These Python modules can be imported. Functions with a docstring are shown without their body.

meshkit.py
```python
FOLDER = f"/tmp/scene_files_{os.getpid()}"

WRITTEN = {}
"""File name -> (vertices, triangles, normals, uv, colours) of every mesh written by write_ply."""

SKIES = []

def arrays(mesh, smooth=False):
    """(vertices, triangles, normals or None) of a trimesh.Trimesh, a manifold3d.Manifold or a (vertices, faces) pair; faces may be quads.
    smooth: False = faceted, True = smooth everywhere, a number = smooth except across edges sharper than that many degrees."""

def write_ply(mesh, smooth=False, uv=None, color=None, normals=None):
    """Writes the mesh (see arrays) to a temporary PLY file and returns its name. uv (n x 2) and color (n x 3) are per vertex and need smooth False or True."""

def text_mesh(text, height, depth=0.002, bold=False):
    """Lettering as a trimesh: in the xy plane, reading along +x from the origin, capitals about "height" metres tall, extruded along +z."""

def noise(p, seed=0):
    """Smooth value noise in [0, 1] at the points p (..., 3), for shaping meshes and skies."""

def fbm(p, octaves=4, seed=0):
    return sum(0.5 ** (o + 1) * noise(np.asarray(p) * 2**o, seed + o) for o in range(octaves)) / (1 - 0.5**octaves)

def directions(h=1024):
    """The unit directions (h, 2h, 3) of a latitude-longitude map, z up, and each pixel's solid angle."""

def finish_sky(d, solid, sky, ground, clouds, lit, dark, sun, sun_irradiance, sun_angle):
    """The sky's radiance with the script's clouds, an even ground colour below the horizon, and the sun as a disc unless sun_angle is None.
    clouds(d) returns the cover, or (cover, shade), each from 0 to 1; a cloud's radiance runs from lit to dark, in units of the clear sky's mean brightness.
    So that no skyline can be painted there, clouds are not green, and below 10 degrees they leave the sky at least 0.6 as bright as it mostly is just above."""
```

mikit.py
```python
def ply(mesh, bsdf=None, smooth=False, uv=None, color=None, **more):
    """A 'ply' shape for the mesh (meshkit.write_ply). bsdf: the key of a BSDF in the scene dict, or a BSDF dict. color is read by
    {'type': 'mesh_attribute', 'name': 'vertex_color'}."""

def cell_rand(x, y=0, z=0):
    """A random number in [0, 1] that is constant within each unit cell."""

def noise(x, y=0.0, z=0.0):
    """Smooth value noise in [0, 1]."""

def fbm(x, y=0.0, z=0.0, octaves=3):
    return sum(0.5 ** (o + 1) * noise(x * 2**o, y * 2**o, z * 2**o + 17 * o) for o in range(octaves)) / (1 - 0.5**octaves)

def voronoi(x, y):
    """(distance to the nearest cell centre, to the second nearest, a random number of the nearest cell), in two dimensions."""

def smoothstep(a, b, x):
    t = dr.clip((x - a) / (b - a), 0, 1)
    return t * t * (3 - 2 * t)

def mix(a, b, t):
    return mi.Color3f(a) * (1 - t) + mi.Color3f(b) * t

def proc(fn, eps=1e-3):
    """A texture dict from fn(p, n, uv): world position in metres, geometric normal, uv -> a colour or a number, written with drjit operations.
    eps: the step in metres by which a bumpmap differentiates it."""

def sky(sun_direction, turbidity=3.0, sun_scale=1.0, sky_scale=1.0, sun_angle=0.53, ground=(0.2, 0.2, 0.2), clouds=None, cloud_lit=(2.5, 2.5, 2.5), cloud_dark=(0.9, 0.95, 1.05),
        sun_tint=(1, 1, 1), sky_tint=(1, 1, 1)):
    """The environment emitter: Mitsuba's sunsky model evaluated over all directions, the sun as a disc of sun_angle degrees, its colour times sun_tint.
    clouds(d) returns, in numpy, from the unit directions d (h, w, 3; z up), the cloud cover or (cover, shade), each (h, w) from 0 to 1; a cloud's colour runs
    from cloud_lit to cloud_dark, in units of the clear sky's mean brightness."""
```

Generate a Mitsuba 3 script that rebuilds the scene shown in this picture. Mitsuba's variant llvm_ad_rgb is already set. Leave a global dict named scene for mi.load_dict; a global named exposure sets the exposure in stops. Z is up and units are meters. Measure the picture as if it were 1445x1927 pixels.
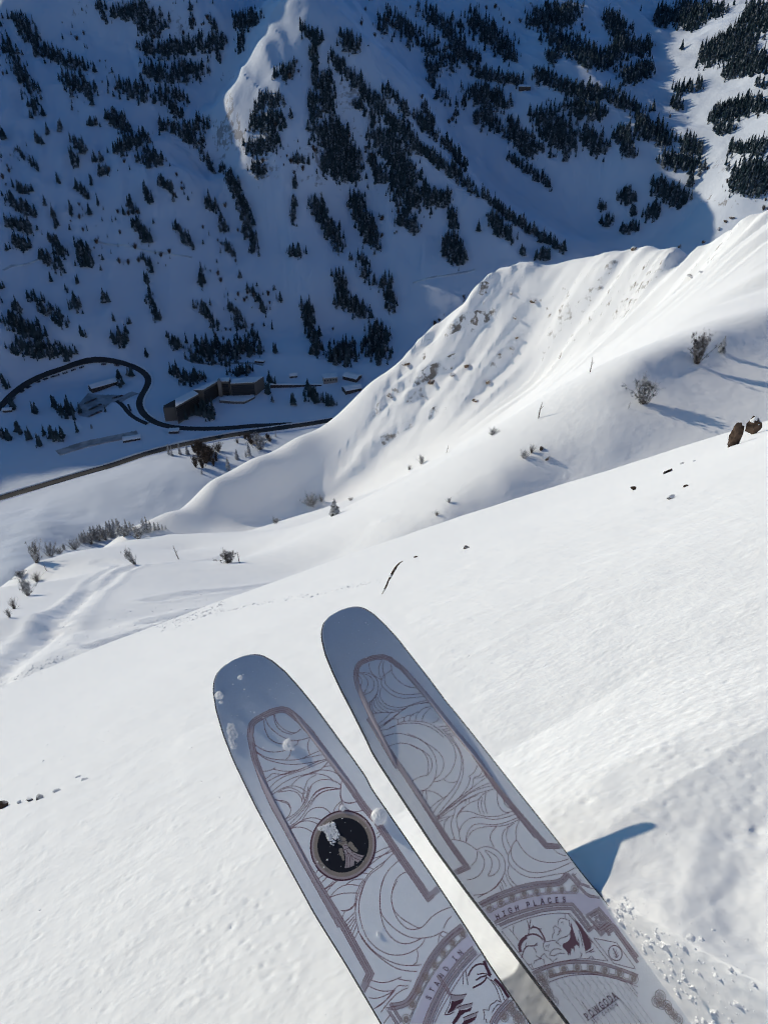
import math, random
import numpy as np
import drjit as dr
import mitsuba as mi
import mikit, meshkit
import trimesh
import manifold3d as m3
from shapely.geometry import Polygon, LineString, Point
from shapely import affinity
from scipy.interpolate import RBFInterpolator
from scipy.ndimage import map_coordinates, gaussian_filter, gaussian_filter1d

T = mi.ScalarTransform4f
scene, labels = {}, {}

# ------------------------------------------------------------------ camera, light, exposure
FOCAL, CX, CY, PITCH = 1449.0, 722.5, 963.5, math.radians(35)      # photograph pixels (1445 wide)
FWD = np.array([0, math.cos(PITCH), -math.sin(PITCH)])
UPV = np.array([0, math.sin(PITCH), math.cos(PITCH)])
scene['camera'] = {'type': 'perspective', 'fov': 2 * math.degrees(math.atan(722.5 / FOCAL)), 'fov_axis': 'x',
                   'to_world': T().look_at(origin=[0, 0, 0], target=FWD.tolist(), up=[0, 0, 1]), 'near_clip': 0.05, 'far_clip': 12000.0}
AZ, EL = math.radians(58), math.radians(20)                       # the sun stands ahead and to the left, low
SUN = np.array([-math.cos(EL) * math.sin(AZ), math.cos(EL) * math.cos(AZ), math.sin(EL)])
scene['sky'] = mikit.sky(SUN.tolist(), turbidity=5, sun_scale=1.0, sky_scale=0.66, ground=(0.10, 0.14, 0.2), sun_tint=(0.83, 1.01, 1.38), sky_tint=(0.30, 0.70, 1.26))
exposure = 1.56


def rays(px, py):
    """unit directions of photograph pixels"""
    X, Y = (np.asarray(px, float) - CX) / FOCAL, (CY - np.asarray(py, float)) / FOCAL
    d = FWD + X[..., None] * np.array([1, 0, 0]) + Y[..., None] * UPV
    return d / np.linalg.norm(d, axis=-1, keepdims=True)


def at_h(px, py, h):
    """the point at horizontal range h along a pixel's ray"""
    d = rays(px, py)
    return d * (np.asarray(h, float) / np.hypot(d[..., 0], d[..., 1]))[..., None]


def at_z(px, py, z):
    d = rays(px, py)
    return d * (np.asarray(z, float) / d[..., 2])[..., None]


def tag(key, label=None, category=None, group=None, kind=None):
    labels[key] = {k: v for k, v in (('label', label), ('category', category), ('group', group), ('kind', kind)) if v}


used = {}


def numbered(name):
    n = used.get(name, 0)
    used[name] = n + 1
    return name if n == 0 else f'{name}_{n:03d}'


def part(parent, name, shape, label=None, kind=None):
    key = numbered(parent + '__' + name)
    scene[key] = shape
    if label or kind:
        tag(key, label, kind=kind)
    return key


def fbm(p, octaves=4, seed=0):
    return meshkit.fbm(p, octaves, seed)


def n2(x, y, scale, octaves=3, seed=0):
    """noise about zero, -1 to 1"""
    return fbm(np.stack([x / scale, y / scale, np.zeros_like(x) + seed * 7.3], -1), octaves, seed) * 2 - 1


def grid_mesh(V):
    a, b = V.shape[:2]
    i = np.arange(a * b).reshape(a, b)
    q = np.stack([i[:-1, :-1], i[:-1, 1:], i[1:, 1:], i[1:, :-1]], -1).reshape(-1, 4)
    v = V.reshape(-1, 3)
    f = np.vstack([q[:, [0, 1, 2]], q[:, [0, 2, 3]]])
    n = np.cross(v[f[:, 1]] - v[f[:, 0]], v[f[:, 2]] - v[f[:, 0]])
    if n[:, 2].mean() < 0:
        f = f[:, ::-1]
    return v, f


# ------------------------------------------------------------------ materials
def rocky(col, lo, hi, s, amount):
    """snow that lets rock through where the ground is steep"""
    def f(p, n, uv):
        k = mikit.smoothstep(hi, lo, n.z + 0.30 * (mikit.fbm(p.x / s, p.y / s, p.z / s, 4) - 0.5)) * mikit.smoothstep(0.47, 0.53, mikit.fbm(p.x / (s * 1.5), p.y / (s * 1.5), p.z / (s * 2.5), 4))
        r = mikit.mix((0.06, 0.05, 0.042), (0.24, 0.19, 0.15), mikit.fbm(p.x * 3 / s, p.y * 3 / s, p.z * 5 / s, 3))
        return mikit.mix(col, r, k * amount)
    return mikit.proc(f)


def snow_bsdf(col, fine, coarse, eps=0.004):
    def bump(p, n, uv):
        return sum(a * mikit.fbm(p.x / s, p.y / s, p.z / s, o) for s, a, o in fine)
    b = {'type': 'principled', 'base_color': rocky(col, *coarse) if coarse else {'type': 'rgb', 'value': list(col)}, 'roughness': 0.75, 'specular': 0.25}
    return {'type': 'twosided', 'bsdf': {'type': 'bumpmap', 'arbitrary': mikit.proc(bump, eps), 'scale': 1.0, 'bsdf': b}}


scene['snow_near'] = snow_bsdf((0.90, 0.91, 0.93), [(0.012, 0.0022, 2), (0.05, 0.004, 2)], None, 0.002)
scene['snow_mid'] = snow_bsdf((0.90, 0.91, 0.93), [(1.2, 0.12, 3)], (0.36, 0.48, 2.2, 0.9), 0.1)
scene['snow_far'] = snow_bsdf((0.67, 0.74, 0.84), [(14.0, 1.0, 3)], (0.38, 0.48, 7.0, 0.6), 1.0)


def matte(name, col, rough=0.8, **more):
    scene[name] = {'type': 'twosided', 'bsdf': {'type': 'principled', 'base_color': {'type': 'rgb', 'value': list(col)}, 'roughness': rough, 'specular': more.get('specular', 0.3)}}


# ------------------------------------------------------------------ the near slope under the skier
A_C, A_X, A_Y, A_K = 0.714, 0.4286, 0.6466, 0.0050


def near_plane(x, y):
    h2 = x * x + y * y
    roll = A_K * h2 * np.where(y > 0, 1, 0.0) + np.where(y > 0, 0.012 * np.maximum(0, np.sqrt(h2) - 16) ** 2, 0)
    return -A_C + A_X * x - A_Y * y - roll


def bump_at(x, y, px, py, h, size, amp):
    p = at_h(np.array(px), np.array(py), h)
    return amp * np.exp(-((x - p[0]) ** 2 + (y - p[1]) ** 2) / size ** 2)


# the skis' frame: direction of the tips, and the right ski's plane, round which the snow is shaped
SKI_A = FWD + np.array([1, 0, 0]) * -1.163 + UPV * 1.332
SKI_A /= np.linalg.norm(SKI_A)
_w0 = np.cross(SKI_A, [0, 0, 1])
_w0 /= np.linalg.norm(_w0)
_n0 = np.cross(_w0, SKI_A)
ROLL = math.radians(15)
SKI_W, SKI_N = _w0 * math.cos(ROLL) + _n0 * math.sin(ROLL), _n0 * math.cos(ROLL) - _w0 * math.sin(ROLL)


def on_plane(px, py, o):
    d = rays(np.array(float(px)), np.array(float(py)))
    p = d * (np.dot(o, SKI_N) / np.dot(d, SKI_N)) - o
    return np.array([p @ SKI_A, p @ SKI_W])


_d = rays(np.array(934.0), np.array(1590.0))
SKI_O = _d * 0.876 / np.dot(_d, FWD)
E0, E1 = on_plane(1054.6, 1592, SKI_O), on_plane(1274, 1872, SKI_O)      # right edge of the right ski
U_LIP, U_TOUCH = on_plane(1085, 1500, SKI_O)[0], on_plane(1130, 1690, SKI_O)[0]


def step(a, b, x):
    t = np.clip((x - a) / (b - a), 0, 1)
    return t * t * (3 - 2 * t)


def about_skis(x, y, z):
    """snow dug away under the skis and heaped along the right ski's edge"""
    zs = (np.dot(SKI_O, SKI_N) - x * SKI_N[0] - y * SKI_N[1]) / SKI_N[2]
    q = np.stack([x, y, zs], -1) - SKI_O
    u, v = q @ SKI_A, q @ SKI_W
    d = v - (E1[1] + (u - E1[0]) * (E0[1] - E1[1]) / (E0[0] - E1[0]))
    rough = 0.020 * n2(x, y, 0.17, 3, 41) + 0.010 * n2(x, y, 0.06, 3, 42)
    touch = step(U_TOUCH + 0.02, U_TOUCH - 0.05, u)
    raise_ = np.interp(u, [-0.75, -0.40, -0.19, -0.108, -0.04, 0.05, 0.15, 0.34], [0, 0.022, 0.055, 0.080, 0.106, 0.100, 0.066, 0])
    beside = step(-0.10, 0.0, d)
    out = z + raise_ * beside * step(1.15, 0.12, d) + rough * (0.35 + 1.5 * touch) * step(U_LIP + 0.25, U_TOUCH, u) * step(0.6, 0.05, d) * beside
    out = out + step(-0.006, 0.012, d) * touch * step(0.05, 0.015, d) * np.maximum(0, zs + 0.010 + 0.6 * rough - out)
    under = step(0.004, -0.016, d) * step(-0.42, -0.36, d)
    return out - under * np.maximum(0, out - (zs - 0.075 + 0.5 * rough))


def near_z(x, y):
    h = np.hypot(x, y)
    z = about_skis(x, y, near_plane(x, y))
    fade = np.clip(h / 6, 0.15, 1)
    z = z + 0.17 * fade * n2(x, y, 4.2, 3, 1) + 0.016 * n2(x, y, 0.55, 3, 2) + 0.004 * n2(x, y, 0.09, 3, 3) * np.clip(1.6 - h / 6, 0, 1)
    return z


def build_near():
    az = np.concatenate([np.linspace(-180, -70, 60)[:-1], np.linspace(-70, 62, 700), np.linspace(62, 180, 60)[1:]])
    h = np.concatenate([[0.02, 0.1, 0.2], np.geomspace(0.26, 40, 620), [50.0, 65.0]])
    A, H = np.meshgrid(np.radians(az), h, indexing='ij')
    x, y = H * np.sin(A), H * np.cos(A)
    z = near_z(x, y)
    r = np.random.default_rng(31)
    for px0, px1, py0, py1, n in ((1120, 1445, 1120, 1400, 150), (900, 1445, 1380, 1640, 110), (0, 560, 1480, 1900, 160)):
        for _ in range(n):
            p = at_h(np.array(r.uniform(px0, px1)), np.array(r.uniform(py0, py1)), 1.0)
            g = np.linspace(0.3, 12, 500)                       # a small dent where the ray meets the slope
            k = p / math.hypot(p[0], p[1])
            hh = g[int(np.argmax(k[2] * g < near_plane(k[0] * g, k[1] * g)))]
            q = k * hh
            i0, i1 = np.searchsorted(az, math.degrees(math.atan2(q[0], q[1])) + np.array([-4, 4]) / max(hh, .5))
            j0, j1 = np.searchsorted(h, [hh - 0.12 * max(1, hh / 3), hh + 0.12 * max(1, hh / 3)])
            rad = r.uniform(0.0035, 0.008) * max(1, hh / 2.2)
            d2 = (x[i0:i1, j0:j1] - q[0]) ** 2 + (y[i0:i1, j0:j1] - q[1]) ** 2
            z[i0:i1, j0:j1] += 0.55 * rad * (0.5 * np.exp(-d2 / (2.2 * rad) ** 2) - 1.0 * np.exp(-d2 / rad ** 2))
    return grid_mesh(np.stack([x, y, z], -1))


near = build_near()
scene['near_snow_slope'] = mikit.ply(near, 'snow_near', smooth=True)
tag('near_snow_slope', 'bright powder slope under the skis falling away to the left', kind='structure')

# ------------------------------------------------------------------ the bowl, rib and fluted spur in the middle distance
MID = [  # px, py, horizontal range
    # rib crest
    (1520, 565, 160), (1445, 582, 150), (1357, 607, 138), (1270, 640, 128), (1202, 667, 122), (1157, 710, 119), (1092, 760, 114), (1050, 810, 107), (1010, 845, 102), (940, 882, 97), (840, 950, 89), (730, 1022, 82),
    # shelf on the left
    (0, 1250, 26), (0, 1150, 45), (150, 1200, 40), (300, 1160, 46), (330, 1110, 62), (500, 1120, 60), (700, 1095, 74), (120, 1110, 75), (250, 1060, 100), (450, 1057, 112), (640, 1045, 88), (560, 1080, 82), (700, 1062, 78),
    (0, 1100, 88), (60, 1050, 128), (110, 1040, 145), (200, 1020, 170), (310, 1000, 200), (400, 1012, 200), (440, 1008, 190), (200, 1050, 120), (350, 1040, 140), (470, 1000, 230), (560, 968, 226),
    # lit slope running away from the rib to the gully
    (650, 940, 232), (620, 985, 160), (750, 960, 190), (750, 900, 260), (800, 880, 250), (900, 850, 210), (850, 850, 290), (950, 790, 290), (1000, 800, 200), (1080, 735, 190), (1100, 700, 270), (1200, 640, 240), (1300, 590, 200), (1445, 545, 225),
    # gully at the foot of the spur
    (1000, 730, 395), (900, 768, 390), (800, 818, 392), (720, 860, 402), (1150, 640, 380), (1300, 560, 320), (1445, 500, 230),
    # face of the spur
    (1445, 440, 285), (1350, 470, 330), (1300, 500, 345), (1150, 540, 405), (1000, 600, 430), (1000, 660, 412), (900, 650, 425), (850, 720, 412), (800, 720, 425), (760, 770, 415),
    # crest of the spur
    (1445, 375, 325), (1380, 400, 352), (1280, 440, 395), (1210, 445, 415), (1150, 462, 428), (1080, 470, 440), (990, 492, 450), (940, 520, 452), (900, 545, 452), (850, 580, 449), (800, 622, 446), (770, 655, 442), (740, 692, 438), (700, 706, 436), (670, 740, 440), (640, 772, 440), (560, 813, 426), (480, 853, 411), (400, 893, 400), (320, 955, 376), (250, 985, 362),
]


def flank(px, py, h, steps):
    """points below a crest on a pixel column, where the ground falls towards the viewer at given angles"""
    out, d = [], rays(np.array(px), np.array(py))
    z = h * d[2] / math.hypot(d[0], d[1])
    for py, deg in steps:
        d, t = rays(np.array(px), np.array(py)), math.tan(math.radians(deg))
        k = d[2] / math.hypot(d[0], d[1])
        h2 = (t * h - z) / (t - k)
        z, h = z - t * (h - h2), h2
        out.append((px, py, h))
    return out


for px, py, h, steps in [
        (950, 874, 97, [(900, 12), (935, 38), (972, 44), (1005, 14)]),
        (840, 950, 89, [(980, 34), (1012, 42), (1035, 12)]), (740, 1020, 82, [(1042, 30), (1062, 14)]),
        (640, 772, 440, [(820, 24), (870, 30), (920, 32), (950, 10)]), (560, 813, 426, [(850, 30), (905, 40), (950, 36), (970, 6)]), (480, 853, 411, [(895, 38), (945, 42), (975, 28), (988, 4)]), (400, 893, 400, [(930, 40), (968, 34), (992, 6)]),]:
    MID += flank(px, py, h, steps)
for px, levels in [(1520, [(640, -53.6), (780, -53.0)]), (1445, [(650, -53.9), (720, -53.8), (775, -54.0), (800, -54.2)]), (1357, [(690, -54.2), (770, -54.4), (820, -55.0), (850, -55.2)]), (1270, [(710, -54.4), (790, -54.9), (845, -56.4), (885, -56.9)]),
                   (1200, [(740, -54.5), (810, -55.3), (866, -57.9), (905, -58.5)]), (1150, [(780, -54.5), (838, -56.0), (886, -59.2), (930, -59.9)]), (1060, [(835, -57.2), (880, -59.2), (922, -61.4), (965, -61.8)])]:
    for py, z in levels:                       # the trough beside the rib, by its level
        d = rays(np.array(px), np.array(py))
        MID.append((px, py, z * math.hypot(d[0], d[1]) / d[2]))
MID = np.array(MID, float)
mp = at_h(MID[:, 0], MID[:, 1], MID[:, 2])
crest_px = [(1445, 375, 325), (1280, 440, 395), (1150, 462, 428), (990, 492, 450), (900, 545, 452), (800, 622, 446), (740, 692, 438), (640, 772, 440), (560, 813, 426), (480, 853, 411), (400, 893, 400), (320, 955, 376), (250, 985, 362)]
cp = np.array([at_h(np.array(a), np.array(b), c) for a, b, c in crest_px])
extra = []
for k in range(len(cp)):                     # the far side of the spur falls away
    out = cp[k, :2] / np.linalg.norm(cp[k, :2])
    for dist, drop in ((25, 24), (70, 75), (150, 165), (260, 270)):
        extra.append([*(cp[k, :2] + out * dist), cp[k, 2] - drop])
for p in [(0, 1250, 26), (150, 1200, 40), (60, 1050, 128), (0, 1100, 88), (200, 1020, 170), (310, 1000, 200), (400, 1012, 200)]:   # the shelf's far side
    q = at_h(np.array(p[0]), np.array(p[1]), p[2])
    if p[2] > 80:
        out = q[:2] / np.linalg.norm(q[:2])
        for dist, drop in ((30, 28), (90, 95)):
            extra.append([*(q[:2] + out * dist), q[2] - drop])
for azd in range(-60, 61, 12):               # under the near slope
    for hh in (10, 16):
        x, y = hh * math.sin(math.radians(azd)), hh * math.cos(math.radians(azd))
        extra.append([x, y, float(near_plane(np.array(x), np.array(y))) - 3.5])
for (x, y, z) in [(-300, 100, -190), (-260, 30, -140), (-420, 300, -330), (300, 150, 20), (420, 250, 0), (200, 30, 60), (560, 420, -150), (500, 560, -260), (-500, 420, -400)]:
    extra.append([x, y, z])
mp = np.vstack([mp, np.array(extra)])
mid_rbf = RBFInterpolator(mp[:, :2] / 100, mp[:, 2], kernel='linear', smoothing=0.02, neighbors=60)


def polar(az0, az1, na, h0, h1, nh):
    A, H = np.meshgrid(np.radians(np.linspace(az0, az1, na)), np.geomspace(h0, h1, nh), indexing='ij')
    return H * np.sin(A), H * np.cos(A), A, H


xm, ym, Am, Hm = polar(-62, 62, 720, 9, 760, 620)
zc = mid_rbf(np.stack([xm[::2, ::2], ym[::2, ::2]], -1).reshape(-1, 2) / 100).reshape(xm[::2, ::2].shape)
zc = gaussian_filter(zc, (1.6, 0.8))
ii, jj = np.meshgrid(np.arange(720) / 2, np.arange(620) / 2, indexing='ij')
zm = map_coordinates(zc, [ii, jj], order=3, mode='nearest')
zm = zm + 0.003 * Hm * n2(xm, ym, 40, 3, 11)
# flutes and ledges on the spur: c runs along its crest, d is the distance in front of it
cr0, cr1 = cp[6, :2], cp[0, :2]
cdir = (cr1 - cr0) / np.linalg.norm(cr1 - cr0)
order = np.argsort(cp[:, :2] @ cdir)
cc = xm * cdir[0] + ym * cdir[1]
fd = np.array([cdir[1], -cdir[0]])
fd = fd if fd[1] < 0 else -fd
dd = (xm * fd[0] + ym * fd[1]) - np.interp(cc, (cp[:, :2] @ cdir)[order], (cp[:, :2] @ fd)[order])
c_left, c_mid = cp[6, :2] @ cdir, cp[3, :2] @ cdir
front = np.clip((dd + 6) / 6, 0, 1)
flute_on = np.clip((Hm - 240) / 60, 0, 1) * np.clip((cc - c_mid + 35) / 40, 0, 1) * front * np.clip(1 - dd / 95, 0, 1)
ledge_on = np.clip((cc - c_left + 4) / 16, 0, 1) * np.clip((c_mid + 25 - cc) / 40, 0, 1) * front * np.clip((88 - dd) / 25, 0, 1)
warp = 10 * n2(cc, dd, 45, 2, 31)
fl = 1 - 2.4 * np.abs(n2(cc + warp + 0.25 * dd, dd * 0.09, 11, 2, 32))
fl2 = 1 - 2.2 * np.abs(n2(cc + 0.6 * warp + 0.25 * dd, dd * 0.11, 5.5, 2, 36))
zm = zm + flute_on * np.clip((dd + 1) / 11, 0.12, 1) * (5.6 * fl + 2.0 * fl2)
zm = zm + np.clip(1 - np.abs(dd) / 14, 0, 1) * np.clip((Hm - 240) / 60, 0, 1) * np.clip((cc - c_left + 4) / 16, 0, 1) * 2.6 * n2(cc, dd * 0.2, 15, 3, 37)
stairs = dd / 13 + 1.1 * n2(cc, dd, 26, 3, 38)
stairs = stairs - np.floor(stairs)
zm = zm + ledge_on * 4.6 * np.where(stairs < 0.78, stairs / 0.78, (1 - stairs) / 0.22) * np.clip(0.5 + 1.5 * n2(cc, dd, 30, 2, 39), 0, 1)
zm = zm + ledge_on * (5.5 * n2(cc + 0.3 * dd, dd * 0.6, 20, 3, 33) + 3.8 * np.abs(n2(cc, dd, 8, 3, 34)) + 1.8 * (1 - 2 * np.abs(n2(cc + 0.3 * dd, dd * 0.25, 12, 2, 35))))
for track, wid, dep in (([(262, 1062), (222, 1078), (170, 1118), (110, 1172), (50, 1238), (0, 1288)], 0.9, 0.30), ([(222, 1064), (170, 1100), (120, 1150), (60, 1212), (-10, 1275)], 0.7, 0.22), ([(700, 1098), (600, 1114), (480, 1136), (330, 1176), (200, 1216)], 0.8, 0.32), ([(480, 1150), (400, 1150), (330, 1168)], 1.6, 0.40), ([(560, 1092), (420, 1112), (300, 1130)], 1.2, 0.2), ([(430, 1048), (300, 1062), (190, 1056)], 1.5, 0.2)):
    q = []
    for a, b in track:                            # old ski tracks and slides on the shelf
        d = rays(np.array(float(a)), np.array(float(b)))
        d = d / math.hypot(d[0], d[1])
        hs = np.linspace(16, 150, 600)
        i = int(np.argmax(d[2] * hs < mid_rbf(np.stack([d[0] * hs, d[1] * hs], -1) / 100)))
        q.append(d[:2] * hs[i])
    q = np.array(q)
    near_e = (Hm > 16) & (Hm < 160) & (Am < 0.1)
    X, Y = xm[near_e], ym[near_e]
    best = np.full(X.shape, 1e9)
    for a, b in zip(q[:-1], q[1:]):
        t = np.clip(((X - a[0]) * (b - a)[0] + (Y - a[1]) * (b - a)[1]) / ((b - a) @ (b - a)), 0, 1)
        best = np.minimum(best, np.hypot(X - a[0] - t * (b - a)[0], Y - a[1] - t * (b - a)[1]))
    best = best + 0.25 * n2(X, Y, 1.5, 2, 44)
    zm[near_e] += dep * (0.6 * np.exp(-((best - 1.6 * wid) / (0.7 * wid)) ** 2) - np.exp(-(best / wid) ** 2)) * (1 + 0.6 * n2(X, Y, 0.9, 2, 45))
mid = grid_mesh(np.stack([xm, ym, zm], -1))
scene['snow_bowl'] = mikit.ply(mid, 'snow_mid', smooth=True)
tag('snow_bowl', 'sunlit snow bowl and fluted spur below the skier', kind='structure')
MIDAZ, MIDH, MIDZ = np.radians(np.linspace(-62, 62, 720)), np.log(np.geomspace(9, 760, 620)), zm


def mid_z(x, y):
    a, l = np.arctan2(x, y), np.log(np.hypot(x, y))
    i = (a - MIDAZ[0]) / (MIDAZ[1] - MIDAZ[0])
    j = (l - MIDH[0]) / (MIDH[1] - MIDH[0])
    z = map_coordinates(MIDZ, [np.atleast_1d(i), np.atleast_1d(j)], order=1, mode='nearest')
    return z


# ------------------------------------------------------------------ valley floor and the mountain across
S = 0.70
FAR = [  # px, py, range (before scaling)
    (0, 1090, 920), (100, 1060, 985), (200, 1040, 1040), (400, 1010, 1090), (0, 1010, 1140), (150, 985, 1190), (300, 960, 1225), (450, 930, 1262), (0, 960, 1390), (200, 900, 1400), (350, 900, 1330), (450, 860, 1420),
]
far_pts = [at_h(np.array(a), np.array(b), c) * S for a, b, c in FAR]
FLOOR = [(0, 938, -850), (200, 878, -850), (400, 824, -848), (560, 800, -846), (0, 870, -848), (150, 830, -846), (300, 800, -844), (0, 770, -836), (140, 700, -828), (280, 700, -828), (150, 760, -838), (270, 770, -840), (400, 780, -842), (500, 770, -838),
         (330, 720, -832), (420, 690, -824), (520, 700, -826), (600, 720, -826), (660, 700, -820), (560, 660, -808), (720, 690, -815), (800, 660, -810), (-150, 760, -830), (-150, 960, -850), (760, 760, -830), (900, 700, -835)]
far_pts += [at_z(np.array(a), np.array(b), c) * S for a, b, c in FLOOR]
SLOPE = [  # the mountain: px, py, range
    (0, 680, 1990), (150, 655, 2000), (330, 640, 2010), (500, 630, 2020), (650, 630, 2020), (780, 600, 2030),
    (0, 560, 2190), (200, 560, 2170), (400, 540, 2180), (600, 520, 2180), (800, 520, 2150),
    (0, 400, 2480), (200, 400, 2440), (330, 420, 2380), (460, 420, 2400), (560, 430, 2330), (700, 420, 2360), (840, 440, 2290), (900, 490, 2200), (1000, 500, 2200),
    (0, 250, 2800), (120, 250, 2760), (220, 290, 2640), (340, 330, 2530), (330, 250, 2760), (420, 300, 2640),
    (0, 100, 3150), (150, 120, 3060), (300, 150, 2960), (380, 210, 2850), (0, 0, 3400), (150, 0, 3350), (300, 20, 3280), (430, 60, 3150), (420, 180, 2880),
    # lit spur crest and its flanks
    (552, 14, 2820), (556, 60, 2760), (545, 110, 2690), (520, 160, 2630), (480, 200, 2600), (462, 240, 2580), (450, 290, 2570), (500, 70, 2810), (490, 105, 2735), (462, 155, 2705), (428, 222, 2660), (470, 50, 3000),
    (570, 180, 2570), (575, 260, 2480), (560, 330, 2430), (565, 380, 2390), (620, 160, 2640), (660, 260, 2560), (690, 330, 2490), (640, 400, 2400),
    # diagonal ridge and the bowl behind it
    (610, 70, 2720), (660, 140, 2640), (720, 210, 2560), (780, 270, 2490), (840, 330, 2420), (900, 385, 2350), (960, 430, 2290), (1050, 475, 2230),
    (740, 120, 2880), (820, 200, 2780), (860, 260, 2720), (900, 300, 2680), (950, 350, 2600), (1000, 400, 2520), (1060, 430, 2460), (1120, 440, 2440),
    (700, 20, 3150), (850, 60, 3200), (900, 150, 2950), (1000, 220, 2760), (1050, 290, 2650), (1100, 250, 2680), (1150, 330, 2570), (1200, 280, 2600), (1220, 380, 2480), (980, 300, 2670),
    (1000, 60, 3250), (1000, 150, 2900), (1100, 120, 3000), (1150, 180, 2800), (1100, 20, 3400),
    # rolling lit terrain on the right
    (1300, 400, 2420), (1330, 330, 2480), (1300, 240, 2740), (1250, 150, 3080), (1240, 90, 3330), (1330, 150, 2920), (1400, 200, 2680), (1445, 250, 2480), (1420, 330, 2330), (1445, 400, 2250), (1350, 60, 3250), (1445, 30, 3250), (1445, 110, 2850), (1250, 20, 3700),
    (1200, 210, 2780), (1180, 130, 3080), (1380, 270, 2540), (1600, 300, 2200), (1600, 100, 2700), (1700, 400, 2000), (1300, 480, 2250), (1150, 520, 2200), (1450, 500, 2050), (1650, 520, 1950),
    (-150, 680, 2000), (-150, 400, 2480), (-150, 200, 2900), (-150, 0, 3400),
]
far_pts += [at_h(np.array(a), np.array(b), c) * S for a, b, c in SLOPE]
far_pts = np.array(far_pts)
over = np.array([(-4000, 4200, 100), (-2500, 3300, 300), (-1200, 3100, 260), (0, 3300, 300), (1200, 3600, 250), (2500, 3600, 250), (4000, 4200, 200), (-2600, 2000, -50), (-3500, 1200, -200), (2800, 2000, -50), (3500, 1200, -250),
                 (-3500, 300, -420), (-2200, 800, -560), (2200, 900, -480), (3500, 300, -300), (-900, -200, -300), (-1500, -300, -350), (1500, -300, -150), (0, -600, 100), (-2500, -600, -200), (2500, -600, 0), (-500, 300, -440), (600, 700, -540), (900, 900, -530), (200, 700, -540), (-900, 300, -460),
                 (0, 5500, 200), (-4000, 5500, 100), (4000, 5500, 100)], float)
fp = np.vstack([far_pts, over])
far_rbf = RBFInterpolator(fp[:, :2] / 1000, fp[:, 2], kernel='thin_plate_spline', smoothing=2e-4, neighbors=80)
gx, gy = np.arange(-4200, 4201, 40.0), np.arange(-800, 5601, 40.0)
GX, GY = np.meshgrid(gx, gy, indexing='ij')
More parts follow.
